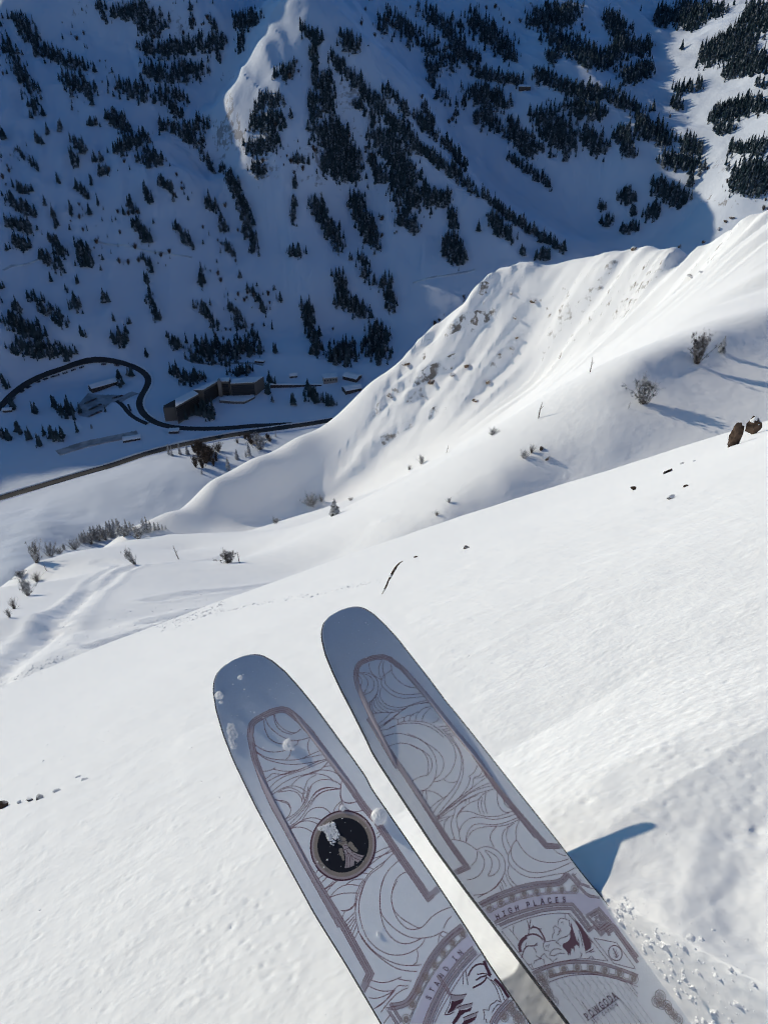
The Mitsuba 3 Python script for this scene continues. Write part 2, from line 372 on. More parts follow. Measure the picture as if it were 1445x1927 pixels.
GZ = far_rbf(np.stack([GX, GY], -1).reshape(-1, 2) / 1000).reshape(GX.shape)


# the peaks to the left and above the view, whose skyline casts the valley's shade
SKYLINE = np.array([(0, -1050), (507, -941), (571, -925), (625, -908), (698, -893), (771, -878), (807, -860), (855, -841), (914, -820), (1000, -800), (1200, -775), (1320, -772), (1345, -764), (1360, -720), (1394, -708), (1416, -700), (1447, -657), (1491, -605), (1530, -551), (1561, -505), (1600, -490),
                    (1640, -502), (1700, -500), (1750, -474), (1800, -470), (1830, -452), (1918, -428), (2088, -395), (2201, -382), (2477, -280), (3000, -250)], float)
PEAK_T = np.array([(0, 2150), (507, 2100), (914, 1950), (1300, 1900), (1560, 1800), (1661, 1700), (2088, 1500), (2477, 1350), (3000, 1300)], float)
_s, _t = GX * math.cos(AZ) + GY * math.sin(AZ), -GX * math.sin(AZ) + GY * math.cos(AZ)
_ts = np.interp(_s, PEAK_T[:, 0], PEAK_T[:, 1])
GZ = np.maximum(GZ, np.interp(_s, SKYLINE[:, 0], SKYLINE[:, 1]) + _ts * math.tan(EL) - 0.75 * np.abs(_t - _ts))


def far_base(x, y):
    return map_coordinates(GZ, [(x - gx[0]) / 40, (y - gy[0]) / 40], order=3, mode='nearest')


def far_z(x, y):
    x, y = np.atleast_1d(np.asarray(x, float)), np.atleast_1d(np.asarray(y, float))
    z = far_base(x, y)
    steep = np.clip((z + 585) / 60, 0, 1)
    crease = np.clip((z + 480) / 120, 0, 1) * (1 - 2.6 * np.abs(n2(x + 0.4 * y, y * 0.45, 40, 2, 26)))
    rib = 1 - 2.4 * np.abs(n2(x + 0.25 * y, y * 0.22, 62, 3, 24))
    ridge = 1 - np.abs(n2(x + 0.3 * y, y * 0.35, 120, 3, 21)) * 2
    z = z + steep * (9.0 * ridge + 5.0 * n2(x, y, 55, 3, 22) + 4.4 * rib + 6.5 * crease + 1.6 * n2(x, y * 0.5, 22, 3, 25)) + 0.5 * n2(x, y, 30, 2, 23)
    return z


def spaced(lo, a, b, hi, fine, n):
    left = a - (a - lo) * np.linspace(1, 0, n)[:-1] ** 2
    right = b + (hi - b) * np.linspace(0, 1, n)[1:] ** 2
    return np.concatenate([left, np.arange(a, b, fine), [b], right])


fx, fy = spaced(-4150, -1250, 1500, 4150, 6.0, 30), spaced(-750, 560, 2680, 5500, 6.0, 30)
FX, FY = np.meshgrid(fx, fy, indexing='ij')
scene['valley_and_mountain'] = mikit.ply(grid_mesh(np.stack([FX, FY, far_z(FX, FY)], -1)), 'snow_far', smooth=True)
tag('valley_and_mountain', 'snow covered valley floor and mountainside across it, mostly in blue shade', kind='structure')


def far_hit(px, py):
    """where pixels' rays meet the far terrain"""
    d = rays(px, py)
    d = d / np.hypot(d[:, 0], d[:, 1])[:, None]
    hs = np.arange(420, 3000, 10.0)
    out = np.full((len(d), 3), np.nan)
    for a in range(0, len(d), 1500):
        e = d[a:a + 1500]
        z = far_z(e[:, 0][:, None] * hs, e[:, 1][:, None] * hs)
        g = e[:, 2][:, None] * hs - z
        below = g < 0
        k = below.argmax(1)
        ok = below.any(1) & (k > 0)
        i = np.arange(len(e))
        g0, g1 = g[i, np.maximum(k - 1, 0)], g[i, k]
        t = hs[np.maximum(k - 1, 0)] + 10.0 * g0 / np.where(g0 - g1 == 0, 1, g0 - g1)
        out[a:a + 1500][ok] = (e * t[:, None])[ok]
    return out


def march(px, py, zf, hs):
    d = rays(np.array(float(px)), np.array(float(py)))
    d = d / math.hypot(d[0], d[1])
    g = d[2] * hs - zf(d[0] * hs, d[1] * hs)
    below = g < 0
    if not below.any():
        return None
    k = int(below.argmax())
    if k == 0:
        return d * hs[0]
    t = hs[k - 1] + (hs[k] - hs[k - 1]) * g[k - 1] / (g[k - 1] - g[k])
    return d * t


NEAR_H, MID_H = np.geomspace(0.3, 60, 1400), np.geomspace(14, 700, 2200)


def snow_hit(px, py):
    """first snow surface along a pixel's ray: near slope, then bowl, then valley"""
    a, b = march(px, py, near_z, NEAR_H), march(px, py, mid_z, MID_H)
    best = [p for p in (a, b) if p is not None]
    if best:
        return min(best, key=lambda p: math.hypot(p[0], p[1]))
    return far_hit(np.array([float(px)]), np.array([float(py)]))[0]


def px_size(p, px):
    """metres that px photograph pixels span at the point p"""
    return px * float(np.dot(p, FWD)) / FOCAL


# ------------------------------------------------------------------ vegetation materials
def speckled(name, dark, light, scale, lo=0.45, hi=0.6, up=0.0):
    def f(p, n, uv):
        k = mikit.fbm(p.x / scale, p.y / scale, p.z / scale, 2) + up * n.z
        return mikit.mix(dark, light, mikit.smoothstep(lo, hi, k))
    scene[name] = {'type': 'twosided', 'bsdf': {'type': 'diffuse', 'reflectance': mikit.proc(f)}}


speckled('needles_far', (0.028, 0.050, 0.060), (0.07, 0.10, 0.115), 9.0, 0.40, 0.75)
speckled('needles_snowy', (0.04, 0.056, 0.062), (0.27, 0.30, 0.33), 3.0, 0.42, 0.75, 0.08)
speckled('needles_rimed', (0.11, 0.115, 0.11), (0.66, 0.67, 0.69), 0.45, 0.30, 0.58, 0.10)
speckled('twigs_brown', (0.06, 0.045, 0.035), (0.17, 0.14, 0.12), 1.5)
speckled('twigs_rimed', (0.08, 0.07, 0.065), (0.55, 0.54, 0.55), 0.3, 0.38, 0.62, 0.08)
speckled('bark', (0.07, 0.055, 0.045), (0.30, 0.28, 0.27), 0.2)
scene['asphalt'] = {'type': 'twosided', 'bsdf': {'type': 'principled', 'roughness': 0.85, 'base_color': mikit.proc(lambda p, n, uv: mikit.mix((0.02, 0.02, 0.023), (0.05, 0.05, 0.055), mikit.fbm(p.x / 9, p.y / 9, 0, 3)))}}


def spire(seed, tiers=5, sides=7, width=0.15):
    """a narrow mountain conifer, one metre tall: ragged skirts of boughs round a stem"""
    r = np.random.default_rng(seed)
    V, F = [], []
    for k in range(tiers):
        z0, z1 = 0.06 + 0.80 * k / tiers, min(1.0, 0.06 + 0.80 * k / tiers + 0.36 - 0.03 * k)
        rad = width * (1 - 0.86 * k / tiers) * r.uniform(0.8, 1.15)
        b = len(V)
        a0 = r.uniform(0, 6.28)
        for i in range(sides):
            a = a0 + 2 * math.pi * i / sides
            q = rad * (r.uniform(0.85, 1.25) if i % 2 else r.uniform(0.45, 0.75))
            V.append((q * math.cos(a), q * math.sin(a), z0 + r.uniform(-0.04, 0.03)))
        V.append((r.uniform(-.006, .006), r.uniform(-.006, .006), z1))
        F += [(b + i, b + (i + 1) % sides, b + sides) for i in range(sides)]
    b = len(V)
    for z, q in ((-0.08, 0.02), (0.3, 0.012)):
        V += [(q * math.cos(2.1 * i), q * math.sin(2.1 * i), z) for i in range(3)]
    F += [(b + i, b + (i + 1) % 3, b + 3 + i) for i in range(3)] + [(b + (i + 1) % 3, b + 3 + (i + 1) % 3, b + 3 + i) for i in range(3)]
    return np.array(V, float), np.array(F)


def shrub_far(seed, n=26):
    """a leafless valley tree or bush as a fan of thin upright twigs, one metre tall"""
    r = np.random.default_rng(seed)
    V, F = [], []
    for _ in range(n):
        a, tilt, L = r.uniform(0, 6.28), r.uniform(0, 0.55), r.uniform(0.55, 1.0)
        d = np.array([math.sin(tilt) * math.cos(a), math.sin(tilt) * math.sin(a), math.cos(tilt)])
        s = np.array([math.cos(a + 1.57), math.sin(a + 1.57), 0]) * 0.028
        o = np.array([math.cos(a), math.sin(a), 0]) * r.uniform(0, 0.12)
        b = len(V)
        V += [o - s + [0, 0, -.05], o + s + [0, 0, -.05], o + d * L * 0.6 + s * 1.6, o + d * L * 0.6 - s * 1.6, o + d * L]
        F += [(b, b + 1, b + 2), (b, b + 2, b + 3), (b + 3, b + 2, b + 4)]
    return np.array(V, float), np.array(F)


SPIRES = [spire(k, 5 if k % 2 else 6, 7, (0.13, 0.16, 0.20, 0.14, 0.24, 0.11, 0.18, 0.28)[k]) for k in range(8)]
SHRUBS = [shrub_far(k) for k in range(3)]

# groves: crop offset, then strokes (x, y, ...) in half photograph pixels, width, count
G1, G2, G3 = (0, 0), (722, 0), (0, 450)
UP = 'far'
GROVES = [
    (UP, G1, '60 60 170 200 330 250|60|80;20 150 110 330 140 430|60|60;250 300 340 350|70|45;370 20 410 80|30|10;420 60 500 30 620 90|60|60;520 100 600 120|50|30;540 180 640 190 780 160 850 150|60|100;540 260 640 280 760 260|80|80;440 330 560 360 700 370|70|60;630 400 680 430|40|20;420 430 480 500|50|38;430 570 550 510|50|44;600 470 690 490 790 460|50|54;700 510 770 560|50|26;770 590 800 640|30|10'),
    (UP, G1, '830 620 890 700 920 800 960 950|46|90;540 590 610 600|60|26;330 460 370 460|20|7;230 470 230 490|8|3;180 480 180 500|14|5;130 520 160 530|20|9;280 530 320 560|30|14;270 580 290 620|30|15;350 600 390 600|16|10;60 560 140 630|22|11;60 700 110 720|30|13;20 740 130 800|40|26;300 700 330 740|24|11;220 670 225 690|8|3;345 670 345 690|6|2;165 750 175 770|6|2;370 650 410 650|16|7;600 680 640 700 655 750|26|15;540 700 570 760|24|15;480 760 520 800|25|10;505 830 560 900|36|24;660 850 730 930|25|22;780 750 810 790|30|16;830 810 850 870|30|13'),
    (UP, G1, '790 70 820 110|20|10;715 30 725 110|25|10;890 90 970 60|60|44;910 130 900 190|30|16;815 180 830 240|12|12;950 330 1000 300 1080 260|20|20;940 400 1000 370 1050 380|60|44;960 460 1040 470|80|76;940 560 1040 540|60|44;950 620 990 650|50|22;1080 300 1100 240|40|20;1180 180 1190 330|30|34;1170 350 1180 450|40|34;1220 300 1230 420|70|66;1210 480 1300 560|110|125;1240 600 1340 640|120|135;1330 740 1380 860 1410 920|60|90;1180 760 1240 860 1280 930|60|64;1130 100 1200 150|40|28;1240 210 1330 300 1445 420|42|100;1290 130 1340 190|60|26;1420 60 1445 120|40|15;1340 390 1400 430|40|15;1100 750 1110 850|25|15;1100 600 1160 610|20|12;1110 680 1110 700|14|7;1400 600 1430 690|40|27'),
    (UP, G1, '0 490 20 520|16|6;20 830 140 870|40|26;60 900 100 930|50|16;190 890 250 960|30|17;290 920 350 990|40|26;200 800 215 850|16|8;150 960 180 970|16|6;840 910 880 960|25|9;1070 930 1140 960|40|11;875 385 885 400|8|3;1095 430 1100 440|10|4;465 800 470 800|6|2;370 760 372 770|6|2;330 790 340 800|12|4;265 780 270 800|16|5'),
    (UP, G2, '20 60 150 160 260 240|90|100;150 30 250 110 300 220|60|95;270 80 300 100|20|9;330 70 480 200|90|130;300 190 360 230|40|26;160 230 200 280|30|20;170 290 190 330|24|11;210 350 300 400|40|14;340 270 520 310|40|66;570 270 680 330 800 360|52|130;320 340 450 380|80|76;360 430 430 480|60|48;480 480 560 570|80|90;590 430 690 560|110|145;700 400 830 430|70|64;740 500 820 560|80|64;880 480 930 580|60|54;470 590 640 710|25|40;800 350 940 400|70|70;940 460 1060 520|80|95;980 400 1020 400|30|20'),
    (UP, G2, '560 70 720 50|90|125;620 130 780 220 880 220|80|160;620 200 640 230|30|15;840 60 900 130|70|80;880 170 1000 180|60|70;900 290 1000 250|60|70;1010 60 1100 60 1200 90|80|140;1100 20 1280 40|60|80;1180 200 1280 180 1380 150|110|230;1340 60 1440 60|100|140;1300 270 1440 230|70|110;1090 230 1110 260|30|18;1080 340 1200 320|40|27;1220 430 1390 390|70|110;1240 490 1320 480|30|20;1380 330 1420 330|50|32;1410 400 1430 400|40|20;1085 380 1115 400|26|14;1035 390 1050 390|10|6;1155 430 1165 430|10|4'),
    (UP, G2, '1130 540 1200 560|60|46;1230 560 1440 560|50|80;1330 680 1440 660|120|170;1050 600 1180 620|60|56;1030 700 1130 760|70|80;1145 690 1155 690|16|14;1000 800 1020 800|56|25;890 740 930 740|50|32;830 830 850 830|40|15;900 870 950 850|30|22;815 780 825 780|20|8;935 800 945 800|20|8;0 420 120 540 260 650 340 720|40|150;220 520 310 630|35|38;370 720 450 800 560 870 680 940|25|90'),
    (UP, (0, 0), '-60 120 -300 300|200|120;-80 500 -320 700|200|110;-40 1100 -260 1250|160|90;-500 200 -700 900|300|160;2950 120 3200 300|200|120;2940 400 3150 600|200|120;3300 200 3500 700|300|160'),
    (UP, G2, '0 500 60 620 110 780|130|230;150 740 240 750|60|56;50 830 130 870|30|28;255 800 265 850|36|28;250 900 275 980|60|70;400 820 480 900|50|44;515 950 525 950|20|7;580 965 620 960|30|15;353 860 357 860|10|4;0 330 100 420|40|32;120 430 200 520|40|42;150 400 190 470|24|16;270 425 275 430|10|4'),
    ('on the open slope above the loop road', G3, '20 30 110 20|24|12;150 60 240 120|40|28;200 40 240 60|20|8;280 70 350 90|36|14;245 170 255 190|12|4;185 150 195 150|10|4;285 150 295 165|14|5;540 70 575 110|24|14;545 150 555 160|14|6;560 210 600 310|35|30;110 210 250 320|46|48;40 240 80 270|26|11;390 220 410 230|20|10;270 240 300 260|40|16;305 350 320 360|16|8;425 300 435 300|10|4;480 310 495 310|14|4'),
    ('in the narrow groves on the slope above the hotel', G3, '760 100 760 180|25|17;750 230 820 330|42|44;870 250 920 340|36|36;940 350 970 370|22|10;925 170 960 210 1000 280|18|22;1030 180 1035 185|8|3;905 130 910 140|8|3;1040 220 1055 230|16|5;1023 330 1025 335|6|2'),
    (UP, G3, '1150 240 1170 350|44|44;1185 370 1195 380|40|15;1190 415 1190 425|40|16;1270 130 1290 200|50|32;1280 230 1380 280|60|56;1400 340 1445 360|60|32;1250 430 1330 430|80|50;1390 400 1445 430|70|46;1440 560 1500 540|40|30;1340 60 1420 180|50|20;1440 150 1480 260|50|40'),
    ('in the dense forest left of the loop road', G3, '30 300 160 370|70|100;50 410 270 430|64|125;0 520 30 550|30|14;20 600 60 640|20|8'),
    ('in the grove above the small lodge', G3, '430 380 470 370|56|32;550 430 555 435|8|3'),
    ('in the long grove above the hotel', G3, '640 380 690 410|40|26;720 420 900 430|78|150;890 400 970 410|56|50;1030 420 1040 420|10|4'),
    ('directly behind the hotel', G3, '640 495 680 510|26|14;680 530 770 520|44|44;860 500 950 490|24|24;1010 525 1030 545|24|12'),
    ('beside the car park inside the road loop', G3, '440 545 460 550|24|8;443 510 455 515|12|6;480 505 500 505|12|4;230 640 280 650|44|26;205 620 215 640|12|5;390 645 400 640|12|3'),
    ('in the rows between the hotel and the valley road', G3, '690 650 800 640|44|62;655 640 665 660|14|5;780 670 805 670|20|8;1095 610 1105 615|10|4;1150 580 1210 605|46|36;1230 610 1260 620|24|10;1000 560 1010 580|12|5;1025 600 1030 605|10|3'),
    ('on the flat ground below the car park', G3, '343 700 347 705|6|2;288 715 292 720|6|2;10 740 40 745|22|11;75 725 85 720|16|5;105 740 115 745|14|5;165 735 240 745|24|18;145 768 160 775|18|6;60 710 80 720|14|4;130 645 135 648|12|4'),
]
rng = np.random.default_rng(11)
P, Hh, who = [], [], []
for gi, (phrase, off, text) in enumerate(GROVES):
    for st in text.split(';'):
        xy, w, n = st.split('|')
        q = np.array(xy.split(), float).reshape(-1, 2)
        seg = np.linalg.norm(np.diff(q, axis=0), axis=1)
        cum = np.concatenate([[0], np.cumsum(seg)])
        n = int(int(n) * ((2.6 if float(w) >= 60 else 2.0) * (1.45 if gi == 5 else 1.15) if phrase == UP else 1.25))
        u = rng.uniform(0, cum[-1], n)
        c = np.stack([np.interp(u, cum, q[:, 0]), np.interp(u, cum, q[:, 1])], 1) + np.clip(rng.normal(0, 0.25, (n, 2)), -0.55, 0.55) * float(w) + [0, 8]
        P.append(c / 2 + off)
        who += [gi] * n
P = np.vstack(P)
who = np.array(who)
# lone small trees, sown more thickly where noise says so
lone = np.stack([rng.uniform(-10, 1455, 2600), rng.uniform(-5, 640, 2600)], 1)
keep = meshkit.noise(np.stack([lone[:, 0] / 70, lone[:, 1] / 70, lone[:, 0] * 0 + 5], -1), 3) > 0.68
lone = lone[keep]
P, who = np.vstack([P, lone]), np.concatenate([who, np.full(len(lone), -1)])
OPEN = [([(1347, 55), (1302, 80), (1297, 115), (1252, 140), (1242, 185), (1217, 190)], 34), ([(1402, 165), (1332, 190), (1302, 230), (1322, 262), (1352, 280)], 40), ([(1337, 290), (1352, 325), (1322, 380), (1267, 425)], 34), ([(1390, 20), (1365, 45)], 24), ([(962, 35), (1002, 85)], 14), ([(1132, 195), (1187, 230)], 16), ([(1210, 60), (1225, 10)], 26),
        ([(548, 18), (505, 105), (440, 225)], 52), ([(1440, 180), (1390, 160)], 18)]      # ski runs and the bare face of the lit spur
clear = np.ones(len(P), bool)
for line, w in OPEN:
    g = LineString(line)
    for i in range(len(P)):
        if clear[i] and abs(P[i, 0] - line[0][0]) < 260 and g.distance(Point(P[i])) < w / 2:
            clear[i] = False
P, who = P[clear], who[clear]
base = far_hit(P[:, 0], P[:, 1])
ok = np.isfinite(base[:, 0]) & (np.hypot(base[:, 0], base[:, 1]) > 620)
base, who = base[ok], who[ok]
slant = np.linalg.norm(base, axis=1)
Ht = (7 + 19 * rng.random(len(base)) ** 1.35) * np.where(who < 0, 0.55, 1.0)
named = np.array([who[i] >= 0 and GROVES[who[i]][0] != UP for i in range(len(base))])
pick = np.argsort(-(Ht / slant) * named)[:300]
single = np.zeros(len(base), bool)
single[pick] = named[pick]
yaw, kind = rng.uniform(0, 360, len(base)), rng.integers(0, 8, len(base))


def merged(shapes, idx, sel):
    V, F, n = [], [], 0
    for i in sel:
        v, f = shapes[idx[i] % len(shapes)]
        a = math.radians(yaw[i])
        R = np.array([[math.cos(a), -math.sin(a), 0], [math.sin(a), math.cos(a), 0], [0, 0, 1]])
        V.append(v @ R.T * [Ht[i] * 1.05, Ht[i] * 1.05, Ht[i]] + base[i])
        F.append(f + n)
        n += len(v)
    return np.vstack(V), np.vstack(F)


forest = np.nonzero(~single)[0]
snowy = rng.random(len(base)) < 0.40
brushy = (who < 0) & (rng.random(len(base)) < 0.45)
scene['far_forest'] = mikit.ply(merged(SPIRES, kind, [i for i in forest if not snowy[i] and not brushy[i]]), 'needles_far')
tag('far_forest', 'dark conifer groves scattered over the shaded mountainside', kind='stuff')
scene['far_snowy_forest'] = mikit.ply(merged(SPIRES, kind, [i for i in forest if snowy[i] and not brushy[i]]), 'needles_snowy')
tag('far_snowy_forest', 'snow dusted conifers among the dark groves across the valley', kind='stuff')
scene['far_brush'] = mikit.ply(merged(SHRUBS, kind, [i for i in forest if brushy[i]]), 'twigs_brown')
tag('far_brush', 'leafless brush sprinkled over the shaded slope', kind='stuff')
spire_ply = [mikit.ply(s, 'needles_far') for s in SPIRES]
for i in np.nonzero(single)[0]:
    key = numbered('conifer')
    scene[key] = dict(spire_ply[kind[i]], to_world=T().translate(base[i].tolist()).rotate([0, 0, 1], float(yaw[i])).scale([Ht[i] * 1.05, Ht[i] * 1.05, Ht[i]]))
    ph = GROVES[who[i]][0]
    tag(key, 'dark narrow conifer ' + ph, 'tree', 'conifers ' + ph)


# ------------------------------------------------------------------ roads in the valley
def strip(px_pts, width, lift, name, mat, label, step=8.0):
    q = np.array(px_pts, float)
    w = far_hit(q[:, 0], q[:, 1])[:, :2]
    cum = np.concatenate([[0], np.cumsum(np.linalg.norm(np.diff(w, axis=0), axis=1))])
    s = np.arange(0, cum[-1], step)
    c = np.stack([np.interp(s, cum, w[:, k]) for k in (0, 1)], 1)
    c = np.stack([gaussian_filter1d(c[:, k], 2.2, mode='nearest') for k in (0, 1)], 1)
    t = np.gradient(c, axis=0)
    t /= np.linalg.norm(t, axis=1, keepdims=True)
    nrm = np.stack([-t[:, 1], t[:, 0]], 1)
    zc = gaussian_filter1d(far_z(c[:, 0], c[:, 1]), 2.0, mode='nearest')
    rows = []
    for o, dz in ((-0.5, -1.6), (-0.5, 0), (-0.17, 0.05), (0.17, 0.05), (0.5, 0), (0.5, -1.6)):
        e = c + nrm * (o * width)
        rows.append(np.stack([e[:, 0], e[:, 1], np.maximum(zc, far_z(e[:, 0], e[:, 1])) + lift + dz], 1))
    scene[name] = mikit.ply(grid_mesh(np.array(rows)), mat, smooth=40)
    tag(name, label, kind='structure')
    return c, nrm, zc + lift


scene['roof_snow'] = {'type': 'twosided', 'bsdf': {'type': 'diffuse', 'reflectance': {'type': 'rgb', 'value': [0.84, 0.86, 0.89]}}}
for nm, col in (('packed_snow', (0.34, 0.35, 0.38)), ('dirty_snow', (0.42, 0.39, 0.39)), ('groomed_snow', (0.60, 0.65, 0.72))):
    scene[nm] = {'type': 'twosided', 'bsdf': {'type': 'diffuse', 'reflectance': mikit.proc(lambda p, n, uv, c=col: mikit.mix(tuple(x * 0.8 for x in c), tuple(min(0.85, x * 1.3) for x in c), mikit.smoothstep(0.3, 0.75, mikit.fbm(p.x / 11, p.y / 11, 0, 4))))}}
LOOP = [(-40, 810), (-18, 788), (0, 766), (21, 745), (52, 720), (93, 699), (145, 682), (187, 678), (224, 680), (260, 691), (280, 706), (283, 716), (274, 733), (262, 749), (260, 764), (270, 782), (291, 796), (301, 801), (332, 805), (363, 808), (396, 807), (425, 806), (500, 801), (566, 797)]
loop_c, loop_n, loop_z = strip(LOOP, 10.5, 0.9, 'loop_road', 'asphalt', 'dark ploughed road bending in a wide loop round the car park')
main_c, main_n, main_z = strip([(-60, 957), (0, 938), (100, 909), (200, 880), (280, 853), (342, 838), (404, 825), (467, 815), (529, 806), (571, 800), (640, 789)], 13.5, 0.9, 'valley_road', 'asphalt', 'dark valley road crossing the sunlit flat')
strip([(214, 753), (228, 755), (233, 764), (236, 773), (249, 785), (272, 797), (285, 800)], 7.0, 0.7, 'car_park_lane', 'asphalt', 'narrow lane from the car park down to the loop road')
strip([(240, 758), (246, 775), (252, 782)], 3.0, 0.9, 'footpath', 'asphalt', 'thin dark path beside the car park lane')
strip([(100, 856), (140, 842), (170, 833), (220, 824), (275, 812)], 17, 0.5, 'dirt_track', 'dirty_snow', 'brownish ploughed track between the two roads')
strip([(345, 672), (365, 684), (420, 686), (470, 680), (505, 690)], 5, 0.4, 'snowcat_track', 'packed_snow', 'packed track winding above the hotel')
for nm, pts in (('ski_run_track', [(0, 511), (40, 497), (80, 484), (130, 466)]), ('ski_run_track_upper', [(165, 448), (220, 460), (290, 475), (370, 487)]), ('ski_run_track_right', [(770, 535), (830, 520), (905, 505)])):
    strip(pts, 4.0, 0.5, nm, 'groomed_snow', {'ski_run_track': 'faint groomed track across the shaded slope at the left edge', 'ski_run_track_upper': 'faint groomed track crossing the open shaded slope', 'ski_run_track_right': 'faint groomed track curving below the dark square grove'}[nm])


def bank(c, nrm, z, side, off, name, label, seed, lo=0, hi=None):
    """a ploughed snowbank along a road's edge"""
    c, nrm, z = c[lo:hi], nrm[lo:hi], z[lo:hi]
    k = np.arange(len(c))
    rows = []
    for o, h in ((0, -1.5), (0.2, 0.5), (1.0, 1.2), (2.2, 1.0), (3.8, -1.5)):
        e = c + nrm * side * (off + o + 0.5 * n2(k * 1.0, k * 0.0 + o, 2.0, 2, seed))[:, None]
        rows.append(np.stack([e[:, 0], e[:, 1], z + h * (1 + 0.55 * n2(k * 1.0, k * 0.0 + o, 1.6, 2, seed + 1))], 1))
    scene[name] = mikit.ply(grid_mesh(np.array(rows)), 'roof_snow', smooth=60)
    tag(name, label, kind='structure')


bank(main_c, main_n, main_z, 1, 7.2, 'snowbank_valley_road_far', 'ploughed snowbank along the far side of the valley road', 51)
bank(main_c, main_n, main_z, -1, 7.2, 'snowbank_valley_road_near', 'ploughed snowbank along the near side of the valley road', 53)
bank(loop_c, loop_n, loop_z, 1, 5.6, 'snowbank_loop_road_outer', 'ploughed snowbank along the outside of the loop road', 55, 0, -30)


def draped(px_poly, lift, name, mat, label):
    q = np.array(px_poly, float)
    w = far_hit(q[:, 0], q[:, 1])[:, :2]
    poly = Polygon(w).buffer(0)
    v, f = trimesh.creation.triangulate_polygon(poly.segmentize(8), engine='earcut')
    v3 = np.column_stack([v, far_z(v[:, 0], v[:, 1]) + lift])
    m = trimesh.Trimesh(v3, f, process=False)
    if m.face_normals[:, 2].mean() < 0:
        m.invert()
    scene[name] = mikit.ply(m, mat)
    tag(name, label, kind='structure')


draped([(142, 770), (166, 740), (180, 743), (232, 744), (248, 737), (262, 741), (244, 748), (230, 757), (210, 757), (190, 776), (168, 786), (148, 782)], 0.7, 'car_park', 'packed_snow', 'grey ploughed car park inside the road loop')

# ------------------------------------------------------------------ buildings
matte('concrete', (0.125, 0.115, 0.107))
matte('dark_concrete', (0.05, 0.043, 0.038))
matte('dark_timber', (0.07, 0.055, 0.05))
matte('pale_wall', (0.30, 0.27, 0.24))
scene['dark_glass'] = {'type': 'twosided', 'bsdf': {'type': 'principled', 'base_color': {'type': 'rgb', 'value': [0.015, 0.017, 0.022]}, 'roughness': 0.15, 'specular': 0.6}}


def prism(poly, z0, z1):
    m = trimesh.creation.extrude_polygon(Polygon(poly), z1 - z0, engine='earcut')
    m.apply_translation([0, 0, z0])
    return m


def obox(o, u, v, w):
    """box from a corner and three edge vectors"""
    o, u, v, w = (np.array(a, float) for a in (o, u, v, w))
    V = np.array([o + a * u + b * v + c * w for a in (0, 1) for b in (0, 1) for c in (0, 1)])
    m = trimesh.convex.convex_hull(V)
    return m


Z_HOTEL = float(np.nanmean(far_hit(np.array([330.0, 400, 480]), np.array([795.0, 765, 752]))[:, 2]))
ROOF_Z = Z_HOTEL + 27
hot = lambda x, y: (280 + x * 0.2076, 660 + y * 0.2076)
tag('hotel', 'long stepped concrete hotel of several wings with flat snowy roofs by the loop road', 'hotel')
WINGS = [[(240, 512), (455, 390), (400, 358), (236, 442)], [(490, 362), (625, 283), (640, 258), (404, 362)], [(655, 288), (728, 288), (742, 250), (636, 258)], [(735, 302), (962, 290), (1042, 237), (768, 256)]]
for k, q in enumerate(WINGS):
    w = np.array([at_z(*map(np.array, hot(*p)), ROOF_Z) for p in q])[:, :2]
    dz = (0, 2.5, 4.5, 1.5)[k]
    top = ROOF_Z + dz * 0.4
    wing = part('hotel', 'wing', mikit.ply(prism(w, Z_HOTEL - 6, top), 'concrete'))
    poly = Polygon(w)
    part('hotel', 'roof', mikit.ply(prism(np.array(poly.buffer(-0.5).exterior.coords)[:-1], top + 0.003, top + 0.9), 'roof_snow'))
    a, b = w[0], w[1]
    along = b - a
    out = np.array([along[1], -along[0]]) / np.linalg.norm(along)
    if np.dot(out, -w.mean(0)) < 0:
        out = -out
    L = np.linalg.norm(along)
    along /= L
    for st in range(8):
        z = Z_HOTEL + 0.5 + st * 3.1
        o = np.array([*(a + along * 1.5), z])
        part(wing, 'window_band', mikit.ply(obox(o, [*(along * (L - 3)), 0], [*(out * 0.25), 0], [0, 0, 2.2]), 'dark_glass'))
        part(wing, 'balcony', mikit.ply(obox(o + [0, 0, 2.3], [*(along * (L - 3)), 0], [*(out * 1.2), 0], [0, 0, 0.3]), 'dark_concrete'))
low = np.array([at_z(*map(np.array, hot(*p)), Z_HOTEL + 21) for p in [(130, 522), (237, 512), (268, 470), (238, 442), (135, 495)]])[:, :2]
part('hotel', 'terrace_wing', mikit.ply(prism(low, Z_HOTEL - 6, Z_HOTEL + 21), 'concrete'))
part('hotel', 'roof_deck', mikit.ply(prism(np.array(Polygon(low).buffer(-1.6).exterior.coords)[:-1], Z_HOTEL + 21.003, Z_HOTEL + 21.5), 'dark_timber'))
tw = np.array([at_z(*map(np.array, hot(*p)), ROOF_Z + 1) for p in [(622, 290), (655, 296), (650, 268), (628, 268)]])[:, :2]
part('hotel', 'lift_tower', mikit.ply(prism(tw, Z_HOTEL - 4, ROOF_Z + 4.5), 'pale_wall'))
ter = far_hit(*np.array([hot(*p) for p in [(640, 440), (740, 420), (950, 392), (965, 430), (870, 480), (760, 480), (640, 470)]]).T)
part('hotel', 'terrace', mikit.ply(prism(ter[:, :2], Z_HOTEL - 8, ter[:, 2].max() + 1.5), 'concrete'))
part('hotel', 'terrace_snow', mikit.ply(prism(np.array(Polygon(ter[:, :2]).buffer(-0.6).exterior.coords)[:-1], ter[:, 2].max() + 1.503, ter[:, 2].max() + 2.2), 'roof_snow'))


